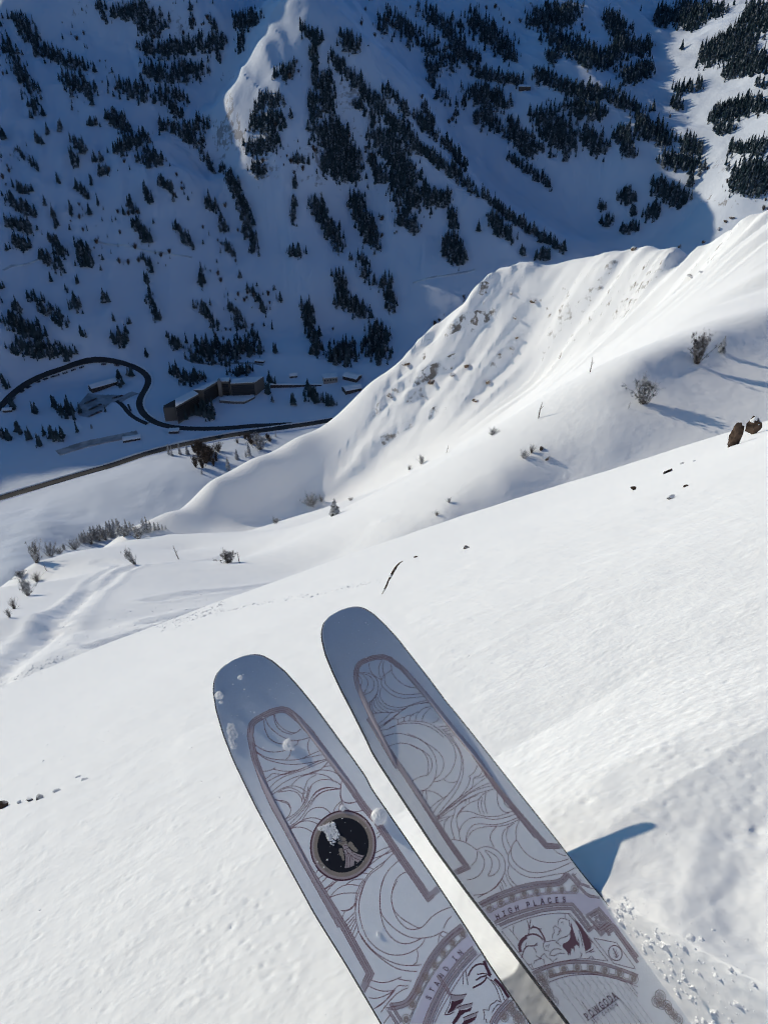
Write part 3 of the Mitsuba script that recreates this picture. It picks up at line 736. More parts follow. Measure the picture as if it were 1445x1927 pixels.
def house(name, label, px, length, width, height, yaw, wall, pitch=0.45, windows=3, category='house'):
    """a building with a snowy gable roof (flat when pitch is 0): walls, roof, windows"""
    tag(name, label, category)
    o = far_hit(np.array([px[0]], float), np.array([px[1]], float))[0]
    M = trimesh.transformations.rotation_matrix(math.radians(yaw), [0, 0, 1])
    M[:3, 3] = o

    def put(m):
        m = m.copy()
        m.apply_transform(M)
        return m
    l, w, rise = length / 2, width / 2, pitch * width / 2
    pts = [(-w, -4), (w, -4), (w, height), (0, height + rise), (-w, height)] if rise else [(-w, -4), (w, -4), (w, height), (-w, height)]
    m = trimesh.creation.extrude_polygon(Polygon(pts), length, engine='earcut')
    m.apply_transform(np.array([[0, 0, 1, -l], [1, 0, 0, 0], [0, 1, 0, 0], [0, 0, 0, 1.0]]))
    wall_key = part(name, 'wall', mikit.ply(put(m), wall))
    e = 0.8
    if rise:
        rp = [(-w - e, height - e * pitch + .01), (0, height + rise + .01), (w + e, height - e * pitch + .01), (w + e, height - e * pitch + .9), (0, height + rise + 1.0), (-w - e, height - e * pitch + .9)]
    else:
        rp = [(-w - .3, height + .005), (w + .3, height + .005), (w + .3, height + .9), (-w - .3, height + .9)]
    m = trimesh.creation.extrude_polygon(Polygon(rp), length + 1.4, engine='earcut')
    m.apply_transform(np.array([[0, 0, 1, -l - .7], [1, 0, 0, 0], [0, 1, 0, 0], [0, 0, 0, 1.0]]))
    part(name, 'roof', mikit.ply(put(m), 'roof_snow'))
    for k in range(windows):
        x = -l + length * (k + 0.5) / windows
        for s in (-1, 1):
            b = trimesh.creation.box([length / windows * 0.5, 0.16, height * 0.4])
            b.apply_translation([x, s * (w + 0.03), height * 0.55])
            part(wall_key, 'window', mikit.ply(put(b), 'dark_glass'))


house('ski_lodge', 'long dark lodge with a snowy roof beside the car park inside the road loop', (195, 728), 46, 17, 7, 38, 'dark_timber', 0.35, 6, 'lodge')
house('roadside_cabin', 'low cabin with a snowy roof on the brownish track between the two roads', (248, 827), 26, 11, 3.5, 20, 'dark_timber', 0.35, 5, 'cabin')
house('garage', 'small flat snowy garage on the inside of the bend below the hotel', (328, 813), 15, 10, 4, 5, 'dark_timber', 0.0, 2, 'garage')
house('pale_inn', 'pale block with stepped snowy roofs among trees right of the covered walkway', (621, 716), 24, 17, 9, 12, 'pale_wall', 0.0, 5, 'inn')
house('chalet', 'upper dark chalet with a wide snowy roof behind the spur', (663, 712), 27, 19, 5.5, -28, 'dark_timber', 0.3, 4, 'chalet')
house('chalet_001', 'lower dark chalet with a wide snowy roof half hidden by the spur', (662, 734), 29, 18, 5.5, 24, 'dark_timber', 0.3, 4, 'chalet')
house('covered_walkway', 'long low covered walkway with a snowy roof right of the hotel', (557, 727), 88, 5, 4, 0, 'dark_timber', 0.0, 14, 'walkway')
house('small_hut', 'little snow laden hut above the covered walkway', (552, 708), 13, 9, 3, 10, 'dark_timber', 0.5, 2, 'hut')
house('lift_station', 'small dark lift building on the open snow above the hotel', (489, 681), 17, 7, 3.2, -15, 'dark_timber', 0.2, 3, 'lift station')
house('mountain_hut', 'lone hut with a snowy roof at the edge of the trees high in the bowl', (987, 166), 26, 13, 5, -8, 'dark_timber', 0.35, 4, 'hut')
house('roadside_shed', 'small shed by the loop road at the left edge', (15, 773), 14, 8, 3.5, 8, 'dark_timber', 0.4, 2, 'shed')


# ------------------------------------------------------------------ parked cars
def car_mesh():
    side = Polygon([(-2.2, 0.3), (2.2, 0.3), (2.25, 0.8), (1.3, 1.0), (0.7, 1.55), (-1.4, 1.6), (-2.0, 1.0), (-2.25, 0.9)])
    m = trimesh.creation.extrude_polygon(side, 1.8, engine='earcut')
    m.apply_transform(np.array([[1, 0, 0, 0], [0, 0, 1, -0.9], [0, 1, 0, 0], [0, 0, 0, 1.0]]))
    ws = []
    for x in (-1.35, 1.35):
        for y in (-0.82, 0.82):
            c = trimesh.creation.cylinder(0.36, 0.25, sections=10)
            c.apply_transform(trimesh.transformations.rotation_matrix(math.pi / 2, [1, 0, 0]))
            c.apply_translation([x, y, 0.36])
            ws.append(c)
    return trimesh.util.concatenate([m] + ws)


CAR_COLS = [(0.02, 0.022, 0.028), (0.05, 0.05, 0.055), (0.10, 0.02, 0.02), (0.03, 0.045, 0.08), (0.18, 0.18, 0.19)]
for k, c in enumerate(CAR_COLS):
    scene[f'car_paint_{k}'] = {'type': 'principled', 'base_color': {'type': 'rgb', 'value': list(c)}, 'roughness': 0.3, 'specular': 0.5}
car_ply = [mikit.ply(car_mesh(), f'car_paint_{k}') for k in range(5)]
r = np.random.default_rng(5)


def put_car(p, yawdeg, label, group):
    key = numbered('parked_car')
    z = float(far_z(p[0], p[1])[0])
    scene[key] = dict(car_ply[r.integers(0, 5)], to_world=T().translate([float(p[0]), float(p[1]), z + 0.75]).rotate([0, 0, 1], float(yawdeg)).scale(1.15))
    tag(key, label, 'car', group)


for px, py in [(22, 749), (38, 736), (47, 728), (64, 717), (80, 710), (93, 706), (104, 701), (116, 697), (135, 690), (150, 686), (193, 683), (220, 685)]:
    p = far_hit(np.array([float(px)]), np.array([float(py)]))[0]
    i = int(np.argmin(np.linalg.norm(loop_c - p[:2], axis=1)))
    t = np.array([loop_n[i][1], -loop_n[i][0]])
    n = loop_n[i] if np.dot(loop_n[i], np.array([-180.0, 1120]) - loop_c[i]) > 0 else -loop_n[i]
    cc0 = loop_c[i] + (n if np.dot(n, p[:2] - loop_c[i]) > 0 else -n) * 7.5
    for o in (-3.1, 0.0, 3.1):
        put_car(cc0 + t * o, math.degrees(math.atan2(n[1], n[0])) + r.uniform(-6, 6), 'car parked nose in along the inner edge of the loop road', 'cars along the loop road')
for row, (x0, y0, x1, y1, n) in enumerate([(162, 760, 181, 751, 9), (170, 772, 189, 762, 9), (170, 784, 190, 775, 9), (214, 750, 229, 746, 7)]):
    for u in np.linspace(0, 1, n):
        p = far_hit(np.array([x0 + (x1 - x0) * u]), np.array([y0 + (y1 - y0) * u]))[0]
        ph = ('upper row of the', 'middle row of the', 'lower edge of the', 'right end of the')[row]
        put_car(p, 35 + r.uniform(-5, 5), f'car parked in the {ph} ploughed car park', f'cars in the {ph} car park')


# ------------------------------------------------------------------ bushes, rimed trees and rocks on the slopes
def tapered(p0, p1, r0, r1, sides=4):
    p0, p1 = np.array(p0, float), np.array(p1, float)
    d = (p1 - p0) / (np.linalg.norm(p1 - p0) + 1e-9)
    a = np.cross(d, [0.3, 0.9, 0.2])
    a /= np.linalg.norm(a)
    b = np.cross(d, a)
    t = np.arange(sides) * 2 * math.pi / sides
    ring = np.cos(t)[:, None] * a + np.sin(t)[:, None] * b
    i = np.arange(sides)
    j = (i + 1) % sides
    return np.vstack([p0 + ring * r0, p1 + ring * r1]), np.vstack([np.stack([i, j, j + sides], 1), np.stack([i, j + sides, i + sides], 1)])


def join(parts):
    V, F, n = [], [], 0
    for v, f in parts:
        V.append(v)
        F.append(np.asarray(f) + n)
        n += len(v)
    return np.vstack(V), np.vstack(F)


def tufts(r, o, d, n, size):
    """small leaf clumps round a twig: crossed blades"""
    out = []
    for _ in range(n):
        c = o + d * r.uniform(0.25, 1.05) + r.normal(0, 0.35, 3) * size
        e = r.normal(0, 1, (3, 3))
        e /= np.linalg.norm(e, axis=1, keepdims=True)
        out.append((c + e * size * r.uniform(0.5, 1.1), np.array([[0, 1, 2]])))
    return out


def bush(seed, spread=0.75, stems=26, leaves=9, size=0.075):
    """one metre tall: stems fanning from the ground, rimed foliage on them"""
    r = np.random.default_rng(seed)
    S, L = [], []
    for _ in range(stems):
        a, tilt, q = r.uniform(0, 6.28), abs(r.normal(0, spread * 0.6)), r.uniform(0.55, 1.0)
        d = np.array([math.sin(tilt) * math.cos(a), math.sin(tilt) * math.sin(a), math.cos(tilt)]) * q
        o = np.array([math.cos(a), math.sin(a), 0]) * r.uniform(0, 0.12) * spread
        mid = o + d * 0.5 + r.normal(0, 0.04, 3)
        S += [tapered(o - [0, 0, .1], mid, 0.016, 0.010, 3), tapered(mid, o + d, 0.010, 0.003, 3)]
        for _ in range(2):
            t = mid + (d * 0.5) * r.uniform(0, 0.7)
            S.append(tapered(t, t + d * 0.2 + r.normal(0, 0.09, 3), 0.006, 0.002, 3))
        L += tufts(r, o, d, leaves, size)
    return join(S), join(L) if L else None


def rimed(seed, width=0.2):
    """a wind-battered conifer one metre tall, rimed with snow: trunk, ragged boughs"""
    r = np.random.default_rng(seed)
    L = []
    for k in range(150):
        z = r.uniform(0.05, 0.97) ** 1.0
        q = width * (1 - z) ** 0.8 * r.uniform(0.5, 1.15) + 0.012
        a = r.uniform(0, 6.28)
        o = np.array([0, 0, z])
        tip = o + [q * math.cos(a), q * math.sin(a), -0.25 * q + r.uniform(-.02, .03)]
        s = np.array([-math.sin(a), math.cos(a), 0]) * q * 0.34
        m = o * 0.45 + tip * 0.55 + [0, 0, 0.03]
        L.append((np.array([o, m - s, tip, m + s, m + [0, 0, -0.05]]), np.array([[0, 1, 2], [0, 2, 3], [1, 4, 2], [4, 3, 2]])))
    return tapered([0, 0, -.1], [0, 0, .95], 0.022, 0.004, 5), join(L)


BUSH = [bush(k, *q) for k, q in enumerate([(0.75, 36, 22, .075), (0.5, 32, 20, .07), (1.0, 36, 18, .07), (0.65, 40, 5, .05)])]
RIMED = [rimed(20 + k, w) for k, w in enumerate((0.17, 0.22, 0.28))]
bush_ply = [(mikit.ply(a, 'bark'), mikit.ply(b, 'needles_rimed')) for a, b in BUSH]
bare_ply = [(mikit.ply(a, 'bark'), mikit.ply(b, 'twigs_rimed')) for a, b in BUSH]
brown_ply = [(mikit.ply(a, 'twigs_brown'), mikit.ply(b, 'twigs_brown')) for a, b in BUSH]
rimed_ply = [(mikit.ply(a, 'bark'), mikit.ply(b, 'needles_rimed')) for a, b in RIMED]


def plant(name, category, plys, px, py, hpx, label, group=None, wide=1.0, lean=(0, 0), names=('stem', 'foliage'), hit=snow_hit):
    p = hit(px, py)
    H = px_size(p, hpx) / 0.8
    key = numbered(name)
    tag(key, label, category, group)
    yaw = (px * 37 + py * 17) % 360
    to = T().translate(p.tolist()).rotate([0, 1, 0], lean[0]).rotate([1, 0, 0], lean[1]).rotate([0, 0, 1], float(yaw)).scale([H * wide, H * wide, H])
    for n, s in zip(names, plys):
        if s is not None:
            scene[key + '__' + n] = dict(s, to_world=to)
    return key


def far1(px, py):
    return far_hit(np.array([float(px)]), np.array([float(py)]))[0]


# the row along the edge of the shelf, left to right
ROW = [(147, 1024, 13), (153, 1022, 18), (158, 1020, 20), (163, 1019, 22), (169, 1020, 20), (175, 1016, 26), (181, 1015, 26), (193, 1013, 27), (206, 1010, 29), (212, 1010, 31), (219, 1011, 34), (226, 1008, 33), (240, 1003, 27), (247, 1000, 20), (272, 1001, 26), (279, 1002, 30), (284, 998, 19), (292, 997, 15), (299, 997, 15), (306, 997, 11), (312, 996, 8)]
for k, (x, y, h) in enumerate(ROW):
    plant('rimed_conifer', 'tree', rimed_ply[k % 3], x, y, h, 'grey rimed conifer in the row along the edge of the snowy shelf', 'rimed conifers on the shelf edge', names=('trunk', 'crown'))
for x, y, h, w, lab in [(70, 1059, 41, .62, 'largest grey rimed bush, at the left end of the tree row on the shelf'), (95, 1046, 24, .7, 'rounded rimed bush just right of the largest bush on the shelf'), (113, 1041, 12, .8, 'low rimed bush in the gap right of the two big bushes'), (121, 1035, 11, .8, 'small rimed bush at the start of the conifer row'), (140, 1034, 17, .8, 'rounded bush standing below the left end of the conifer row'),
                        (172, 1024, 24, .6, 'rimed bush below the left part of the conifer row'), (187, 1018, 26, .7, 'pale rimed bush in the middle of the conifer row'), (199, 1016, 24, .7, 'wide pale bush below the tallest conifers of the row'), (234, 1009, 20, .8, 'low rimed bush below the right part of the conifer row'), (262, 1014, 26, .9, 'broad square bush near the right end of the conifer row')]:
    plant('rimed_bush', 'bush', bush_ply[int(x) % 3], x, y, h, lab, wide=w * 1.3)
plant('leaning_bush', 'bush', bush_ply[1], 254, 1062, 31, 'lone rimed bush leaning left on the open snow below the tree row', wide=0.75, lean=(-24, 0))
plant('bare_bush', 'bush', bare_ply[0], 431, 1059, 26, 'spreading bare bush beside a thin stump on the shelf', wide=1.1)
for x, y, h, lab in [(337, 1053, 26, 'lone dead stick standing on the shelf between two bushes'), (451, 1060, 22, 'thin dead stump right beside the spreading bare bush'), (1110, 700, 24, 'thin stick poking out of the snow on the rib'), (1013, 787, 28, 'slanting dead stick on the sunlit bowl below the rock face'), (1182, 769, 12, 'small twig left of the dark bush on the rib'), (840, 852, 14, 'thin twig on the sunlit bowl left of the rib'), (88, 1074, 16, 'slanting stick at the left edge of the shelf')]:
    p = snow_hit(x, y)
    H = px_size(p, h) / 0.8
    key = numbered('dead_stick')
    r = np.random.default_rng(int(x))
    tip = p + np.array([r.uniform(-.2, .2) * H, 0, H])
    m = (p + tip) / 2 + r.normal(0, .03, 3) * H
    scene[key] = mikit.ply(join([tapered(p - [0, 0, .3], m, H * .035, H * .028, 5), tapered(m, tip, H * .028, H * .010, 5), tapered(m, m + [H * .16, 0, H * .2], H * .014, H * .006, 4)]), 'bark')
    tag(key, lab, 'stick')
for x, y, h, w, kind, lab in [(40, 1086, 13, 1.4, 0, 'flat rimed bush near the left edge of the shelf'), (53, 1121, 34, .7, 1, 'tall rimed bush low on the left edge of the shelf'), (70, 1094, 17, 1.0, 3, 'brownish bush above the tall bush at the left edge'), (4, 1099, 15, 1.0, 2, 'rimed bush cut off by the left edge of the picture'), (18, 1162, 18, .6, 3, 'thin twigs low at the left edge'), (27, 1146, 22, .6, 3, 'thin tuft of twigs above the lowest twigs at the left edge'),
                              (584, 950, 22, .9, 2, 'snowy bush above the gully mouth, left of a small conifer'), (605, 944, 11, .9, 1, 'tiny bush between the snowy bush and the small conifer'), (519, 985, 11, 1.0, 0, 'low bush at the lip of the gully'), (660, 942, 6, 1., 2, 'tiny bush right of the small conifer above the gully'),
                              (1210, 758, 46, .85, 0, 'dark bush with a shadow on the shaded rib'), (793, 873, 16, .8, 1, 'small bush on the sunlit bowl below the rock face'), (770, 884, 9, .8, 3, 'tiny twigs left of the small bush on the bowl'), (927, 818, 13, 1.0, 2, 'little dark bush on the bowl under the slanting stick'), (1000, 852, 14, .8, 3, 'sparse twigs left of the rock on the rib'), (985, 861, 14, .8, 2, 'small bush at the left foot of the rib'), (845, 946, 9, 1., 1, 'tiny bush where the rib meets the near slope'), (822, 970, 8, 1., 3, 'tuft of twigs lowest on the rib')]:
    plant('snow_bush', 'bush', (bush_ply if kind != 3 else bare_ply)[kind], x, y, h, lab, wide=w * 1.2)
plant('bare_tree', 'tree', bare_ply[1], 1310, 683, 54, 'bare bushy tree standing alone high on the rib', wide=0.8, names=('stem', 'branch_tips'))
plant('small_conifer', 'tree', rimed_ply[2], 1357, 664, 28, 'small ragged conifer right of the bare tree on the rib', names=('trunk', 'crown'))
plant('small_conifer', 'tree', rimed_ply[2], 630, 969, 30, 'small rimed conifer above the gully mouth', wide=1.3, names=('trunk', 'crown'))
for x, y, h, lab in [(318, 855, 19, 'leftmost of the small conifers below the valley road'), (324, 858, 17, 'second conifer from the left below the valley road'), (339, 855, 21, 'conifer in the middle of the small trees below the valley road'), (353, 855, 17, 'conifer just left of the reddish bare trees'), (430, 886, 25, 'lone conifer right of the reddish bare trees'), (446, 864, 18, 'conifer above the lone conifer near the spur'), (469, 858, 24, 'taller conifer by the foot of the spur'), (463, 860, 12, 'short conifer beside the taller one by the spur'), (440, 894, 12, 'tiny conifer under the lone conifer'), (519, 822, 10, 'tiny conifer by the right end of the valley road'), (380, 892, 10, 'tiny conifer below the reddish bare trees')]:
    plant('valley_conifer', 'tree', rimed_ply[int(x) % 3], x, y, h, lab, hit=far1, names=('trunk', 'crown'))
plant('valley_bush', 'bush', bush_ply[0], 490, 845, 28, 'grey rounded bush on the edge of the spur in the valley', hit=far1)
r = np.random.default_rng(8)
for k in range(26):
    x, y = 366 + 46 * r.random(), 845 + 36 * r.random()
    plant('bare_valley_tree', 'tree', brown_ply[k % 4], x, y, r.uniform(14, 26), 'reddish brown leafless tree in the clump below the valley road', 'leafless trees below the valley road', hit=far1, names=('stem', 'twigs'), wide=0.7)
for k in range(16):
    x, y = 440 + 70 * r.random(), 822 + 14 * r.random()
    plant('bare_valley_shrub', 'shrub', brown_ply[k % 4], x, y, r.uniform(7, 12), 'low brown shrub on the snowbank along the valley road', 'shrubs along the valley road', hit=far1, names=('stem', 'twigs'))


# ------------------------------------------------------------------ rocks
def rock_tex(p, n, uv):
    k = mikit.fbm(p.x * 9, p.y * 9, p.z * 14, 4)
    c = mikit.mix((0.025, 0.019, 0.016), (0.15, 0.105, 0.08), mikit.smoothstep(0.3, 0.72, k))
    return mikit.mix(c, (0.8, 0.82, 0.85), mikit.smoothstep(0.62, 0.72, mikit.fbm(p.x * 5, p.y * 5, p.z * 5, 3) + 0.12 * n.z))


def far_rock_tex(p, n, uv):
    c = mikit.mix((0.07, 0.052, 0.04), (0.25, 0.18, 0.13), mikit.smoothstep(0.3, 0.7, mikit.fbm(p.x * .8, p.y * .8, p.z * 1.6, 3)))
    return mikit.mix(c, (0.85, 0.86, 0.88), mikit.smoothstep(0.62, 0.72, mikit.fbm(p.x * .5, p.y * .5, p.z * .5, 3) + 0.3 * n.z))


scene['rock'] = {'type': 'twosided', 'bsdf': {'type': 'diffuse', 'reflectance': mikit.proc(rock_tex)}}
scene['far_rock'] = {'type': 'twosided', 'bsdf': {'type': 'diffuse', 'reflectance': mikit.proc(far_rock_tex)}}


def boulder(seed, sub=3, rough=0.35):
    m = trimesh.creation.icosphere(subdivisions=sub)
    v = np.array(m.vertices)
    r = np.random.default_rng(seed)
    for _ in range(12):                                  # hewn faces
        d = r.normal(0, 1, 3)
        d /= np.linalg.norm(d)
        h = v @ d
        cut = r.uniform(0.38, 0.8)
        v = v - np.maximum(0, h - cut)[:, None] * d
    v = v * (1 + rough * 1.1 * (fbm(v * 2.6 + seed * 9, 4, seed) - 0.5))[:, None]
    return v, np.array(m.faces)


def put_rock(name, px, py, w, d, h, label, yaw=0.0, tilt=0.0, hit=snow_hit, mat='rock', cap=False, sub=3, sink=0.25):
    p = hit(px, py)
    key = numbered(name)
    tag(key, label, 'rock')
    W, D, Hh_ = (px_size(p, q) for q in (w, d, h))
    to = T().translate((p + [0, 0, Hh_ * (0.5 - sink)]).tolist()).rotate([0, 0, 1], yaw).rotate([0, 1, 0], tilt).scale([W / 2, D / 2, Hh_ / 2])
    scene[key if not cap else key + '__stone'] = dict(mikit.ply(boulder(int(px * 7 + py), sub), mat), to_world=to)
    if cap:
        v, f = boulder(int(px), 3, 0.5)
        scene[key + '__snow_cap'] = dict(mikit.ply((v, f), 'snow_near', smooth=True), to_world=T().translate((p + [W * .12, 0, Hh_ * (0.72 - sink)]).tolist()).rotate([0, 0, 1], yaw).scale([W * .4, D * .45, Hh_ * .22]))


put_rock('upright_rock', 1380, 838, 27, 24, 66, 'upright reddish brown rock at the right end of the near ridge', 20, 8)
put_rock('capped_rock', 1412, 818, 34, 28, 56, 'dark rock capped with snow right behind the upright rock', -20, -10, cap=True)
for px, py, w, d, h, yaw, lab in [(1370, 842, 6, 6, 12, 0, 'small splinter of rock left of the upright rock'), (1192, 922, 16, 12, 11, 20, 'small dark rock alone on the edge of the near slope'), (1263, 938, 34, 10, 9, 38, 'slanting dark sliver of rock below the edge'), (1289, 916, 16, 8, 5, 25, 'little flat rock right of the slanting sliver'), (1258, 888, 34, 10, 9, 35, 'long low rock just under the edge of the near slope'), (1282, 873, 12, 8, 4, 0, 'tiny rock right of the long low rock'), (1306, 868, 8, 6, 4, 0, 'speck of rock between the long rock and the upright rock'),
                                  (878, 1032, 15, 10, 8, 10, 'dark rock on the edge left of the shaded rib'), (782, 1049, 12, 8, 4, 20, 'flat rock chip right of the long rock edge'), (6, 1520, 24, 22, 24, 0, 'round dark rock cut off by the left edge'), (36, 1512, 13, 9, 8, 20, 'second rock of the little row on the left'), (57, 1507, 20, 12, 11, 10, 'third rock of the little row on the left'), (76, 1503, 20, 14, 12, 0, 'fourth rock of the little row on the left'), (107, 1490, 26, 9, 7, 25, 'low rock at the right end of the row on the left'), (159, 1468, 20, 8, 6, 25, 'thin dark rock alone right of the row on the left'), (147, 1463, 14, 5, 4, 20, 'tan chip of rock above the thin dark rock')]:
    put_rock('snow_rock', px, py, w, d, h, lab, yaw)
segs, last = [], None
for x, y, q in ((719, 1119, 0.9), (723, 1111, 1.9), (728, 1101, 2.3), (733, 1090, 2.9), (739, 1078, 3.2), (745, 1068, 2.8), (752, 1060, 2.0), (758, 1056, 1.2)):
    p = march(x, y, near_z, NEAR_H)
    if p is None or (last is not None and np.linalg.norm(p - last[0]) > 2.5):
        break
    if last is not None:
        segs.append(tapered(last[0] - [0, 0, last[1] * .3], p - [0, 0, px_size(p, q) * .3], last[1], px_size(p, q), 7))
    last = (p, px_size(p, q))
scene['rock_edge'] = mikit.ply(join(segs), 'rock')
tag('rock_edge', 'long dark rock edge above the right ski tip', 'rock')
for px, py, w, h in [(764, 686, 18, 9), (877, 691, 18, 12), (852, 706, 18, 8), (812, 720, 22, 9), (797, 746, 10, 9), (732, 746, 14, 9), (894, 756, 14, 10), (917, 721, 13, 9), (1004, 568, 17, 11), (962, 553, 10, 6), (969, 598, 12, 7), (972, 637, 10, 7), (962, 656, 10, 7), (1192, 470, 15, 12), (1277, 466, 9, 12), (1324, 456, 9, 8), (1352, 433, 8, 9), (1364, 418, 10, 7), (1378, 411, 14, 8), (940, 668, 8, 5), (1130, 542, 7, 7), (1300, 520, 22, 5), (1320, 512, 16, 5), (1028, 862, 22, 16), (1018, 846, 12, 10)]:
    lab = 'brown rock showing through the snow of the rock face on the spur' if px < 1000 else 'brown rock in the snow below the fluted crest'
    key_before = used.get('cliff_rock', 0)
    put_rock('cliff_rock', px, py, w, w * .8, h, lab, (px * 13) % 90, 0, mat='far_rock', sub=2)
    labels['cliff_rock' if key_before == 0 else f'cliff_rock_{key_before:03d}']['group'] = 'rocks on the spur' if px < 1000 else 'rocks below the crest'


# ------------------------------------------------------------------ loose snow
def chunk(seed, sub=2, rough=0.8):
    m = trimesh.creation.icosphere(subdivisions=sub)
    v = np.array(m.vertices)
    return v * (1 + rough * (fbm(v * 1.7 + seed * 3.1, 3, seed) - 0.45))[:, None], np.array(m.faces)


CHUNKS = [chunk(k, 1) for k in range(6)]
CLODS = [chunk(k + 40, 1, 1.7) for k in range(8)]


def heap(points, sizes, seed, clods=False):
    r = np.random.default_rng(seed)
    out = []
    for p, s in zip(points, sizes):
        v, f = (CLODS if clods else CHUNKS)[r.integers(0, 6)]
        a = r.uniform(0, 6.28)
        R = np.array([[math.cos(a), -math.sin(a), 0], [math.sin(a), math.cos(a), 0], [0, 0, 1]])
        out.append((v @ R.T * s * r.uniform(0.7, 1.3, 3) * [1, 1, 0.7] + p, f))
    return join(out)


scene['clod_snow'] = {'type': 'twosided', 'bsdf': {'type': 'diffuse', 'reflectance': {'type': 'rgb', 'value': [0.9, 0.91, 0.93]}}}
r = np.random.default_rng(17)
pts, sz = [], []
for line, n, w in [('-20 1305 60 1262 130 1232 220 1196 320 1168', 240, 9), ('300 1182 360 1160 420 1140', 190, 13), ('320 1170 480 1138 600 1118 720 1092', 150, 4), ('0 1265 110 1190 180 1100 240 1062', 60, 10), ('40 1270 200 1170 400 1120', 90, 26)]:
    q = np.array(line.split(), float).reshape(-1, 2)
    u = r.uniform(0, len(q) - 1, n)
    c = np.stack([np.interp(u, np.arange(len(q)), q[:, k]) for k in (0, 1)], 1) + r.normal(0, w * 0.45, (n, 2))
    for x, y in c:
        p = snow_hit(x, y)
        pts.append(p)
        sz.append(px_size(p, 1.0) * min(3.4, 0.55 + r.exponential(0.55)))
scene['sluff_debris'] = mikit.ply(heap(pts, sz, 3), 'clod_snow')
tag('sluff_debris', 'trail of loose snow lumps across the slope left of the skis', kind='stuff')
pts, sz = [], []
for _ in range(900):
    x, y = r.uniform(-5, 1450), r.uniform(1180, 1930)
    if meshkit.noise(np.array([x / 90, y / 60, 3.0]), 5) < 0.52:
        continue
    p = march(x, y, near_z, NEAR_H)
    if p is not None:
        pts.append(p)
        sz.append(px_size(p, 1.0) * min(2.2, 0.4 + r.exponential(0.35)))
scene['snow_crumbs'] = mikit.ply(heap(pts, sz, 4), 'clod_snow')
tag('snow_crumbs', 'tiny crumbs of snow sprinkled over the near slope', kind='stuff')
pts, sz = [], []
while len(pts) < 290:
    x, y = r.uniform(1120, 1470), r.uniform(1690, 1960)
    edge = 1130 + (y - 1690) * 0.80
    if x < edge - 4 or r.random() > math.exp(-(x - edge) / 75):
        continue
    p = march(x, min(y, 2050), near_z, NEAR_H)
    pts.append(p - [0, 0, 0.001])
    sz.append(px_size(p, 1.0) * min(9, 0.8 + r.exponential(1.6)))
scene['broken_snow'] = mikit.ply(heap(pts, sz, 5, True), 'clod_snow')
tag('broken_snow', 'broken lumps of snow piled against the right ski', kind='stuff')


# ------------------------------------------------------------------ the skis
C1, C2, C3, C4, C5 = (390, 1220, .2076), (520, 1480, .2353), (590, 1130, .2076), (700, 1330, .2076), (820, 1480, .2076)
C6, C7, C8, C9, C10 = (880, 1640, .22145), (600, 1640, .2076), (720, 1740, .19377), (980, 1700, .2353), (570, 1510, .1038)


def crop(c, text):
    q = np.array(text.split(), float).reshape(-1, 2)
    return q * c[2] + [c[0], c[1]]


class Ski:
    """a ski whose top sheet is the surface O + u A + v W + bend(u) N"""

    def __init__(self, key, ref, depth, left, right, bend_from, bend):
        self.key, self.bend_from, self.bend_k = key, bend_from, bend
        d = rays(*map(np.array, (float(ref[0]), float(ref[1]))))
        self.O = d * depth / np.dot(d, FWD)
        self.L, self.R = self.uv(left), self.uv(right)

    def bend(self, u):
        return self.bend_k * np.maximum(0, u - self.bend_from) ** 2

    def uv(self, px):
        px = np.asarray(px, float).reshape(-1, 2)
        d, b = rays(px[:, 0], px[:, 1]), np.zeros(len(px))
        for _ in range(25):
            t = (np.dot(self.O, SKI_N) + b) / (d @ SKI_N)
            p = d * t[:, None] - self.O
            u = p @ SKI_A
            b = 0.5 * b + 0.5 * self.bend(u)
        return np.stack([u, p @ SKI_W], 1)

    def xyz(self, uv, lift=0.0):
        uv = np.asarray(uv, float)
        u, v = uv[..., 0], uv[..., 1]
        s = 2 * self.bend_k * np.maximum(0, u - self.bend_from)
        nn = SKI_N - s[..., None] * SKI_A
        nn /= np.linalg.norm(nn, axis=-1, keepdims=True)
        return self.O + u[..., None] * SKI_A + v[..., None] * SKI_W + self.bend(u)[..., None] * SKI_N + nn * np.asarray(lift)[..., None]

    def sides(self, u):
        l, r = self.L[np.argsort(self.L[:, 0])], self.R[np.argsort(self.R[:, 0])]
        return np.interp(u, l[:, 0], l[:, 1]), np.interp(u, r[:, 0], r[:, 1])


def spline(q, step, closed=False):
    q = np.asarray(q, float)
    if closed:
        q = np.vstack([q, q[:1]])
    keep = np.concatenate([[True], np.linalg.norm(np.diff(q, axis=0), axis=1) > 1e-9])
    q = q[keep]
    t = np.concatenate([[0], np.cumsum(np.sqrt(np.linalg.norm(np.diff(q, axis=0), axis=1)))])
    from scipy.interpolate import CubicSpline
    cs = CubicSpline(t, q, bc_type='periodic' if closed else 'natural') if len(q) > 2 else (lambda x: np.stack([np.interp(x, t, q[:, k]) for k in (0, 1)], 1))
    n = max(3, int(np.linalg.norm(np.diff(q, axis=0), axis=1).sum() / step))
    return cs(np.linspace(0, t[-1], n))


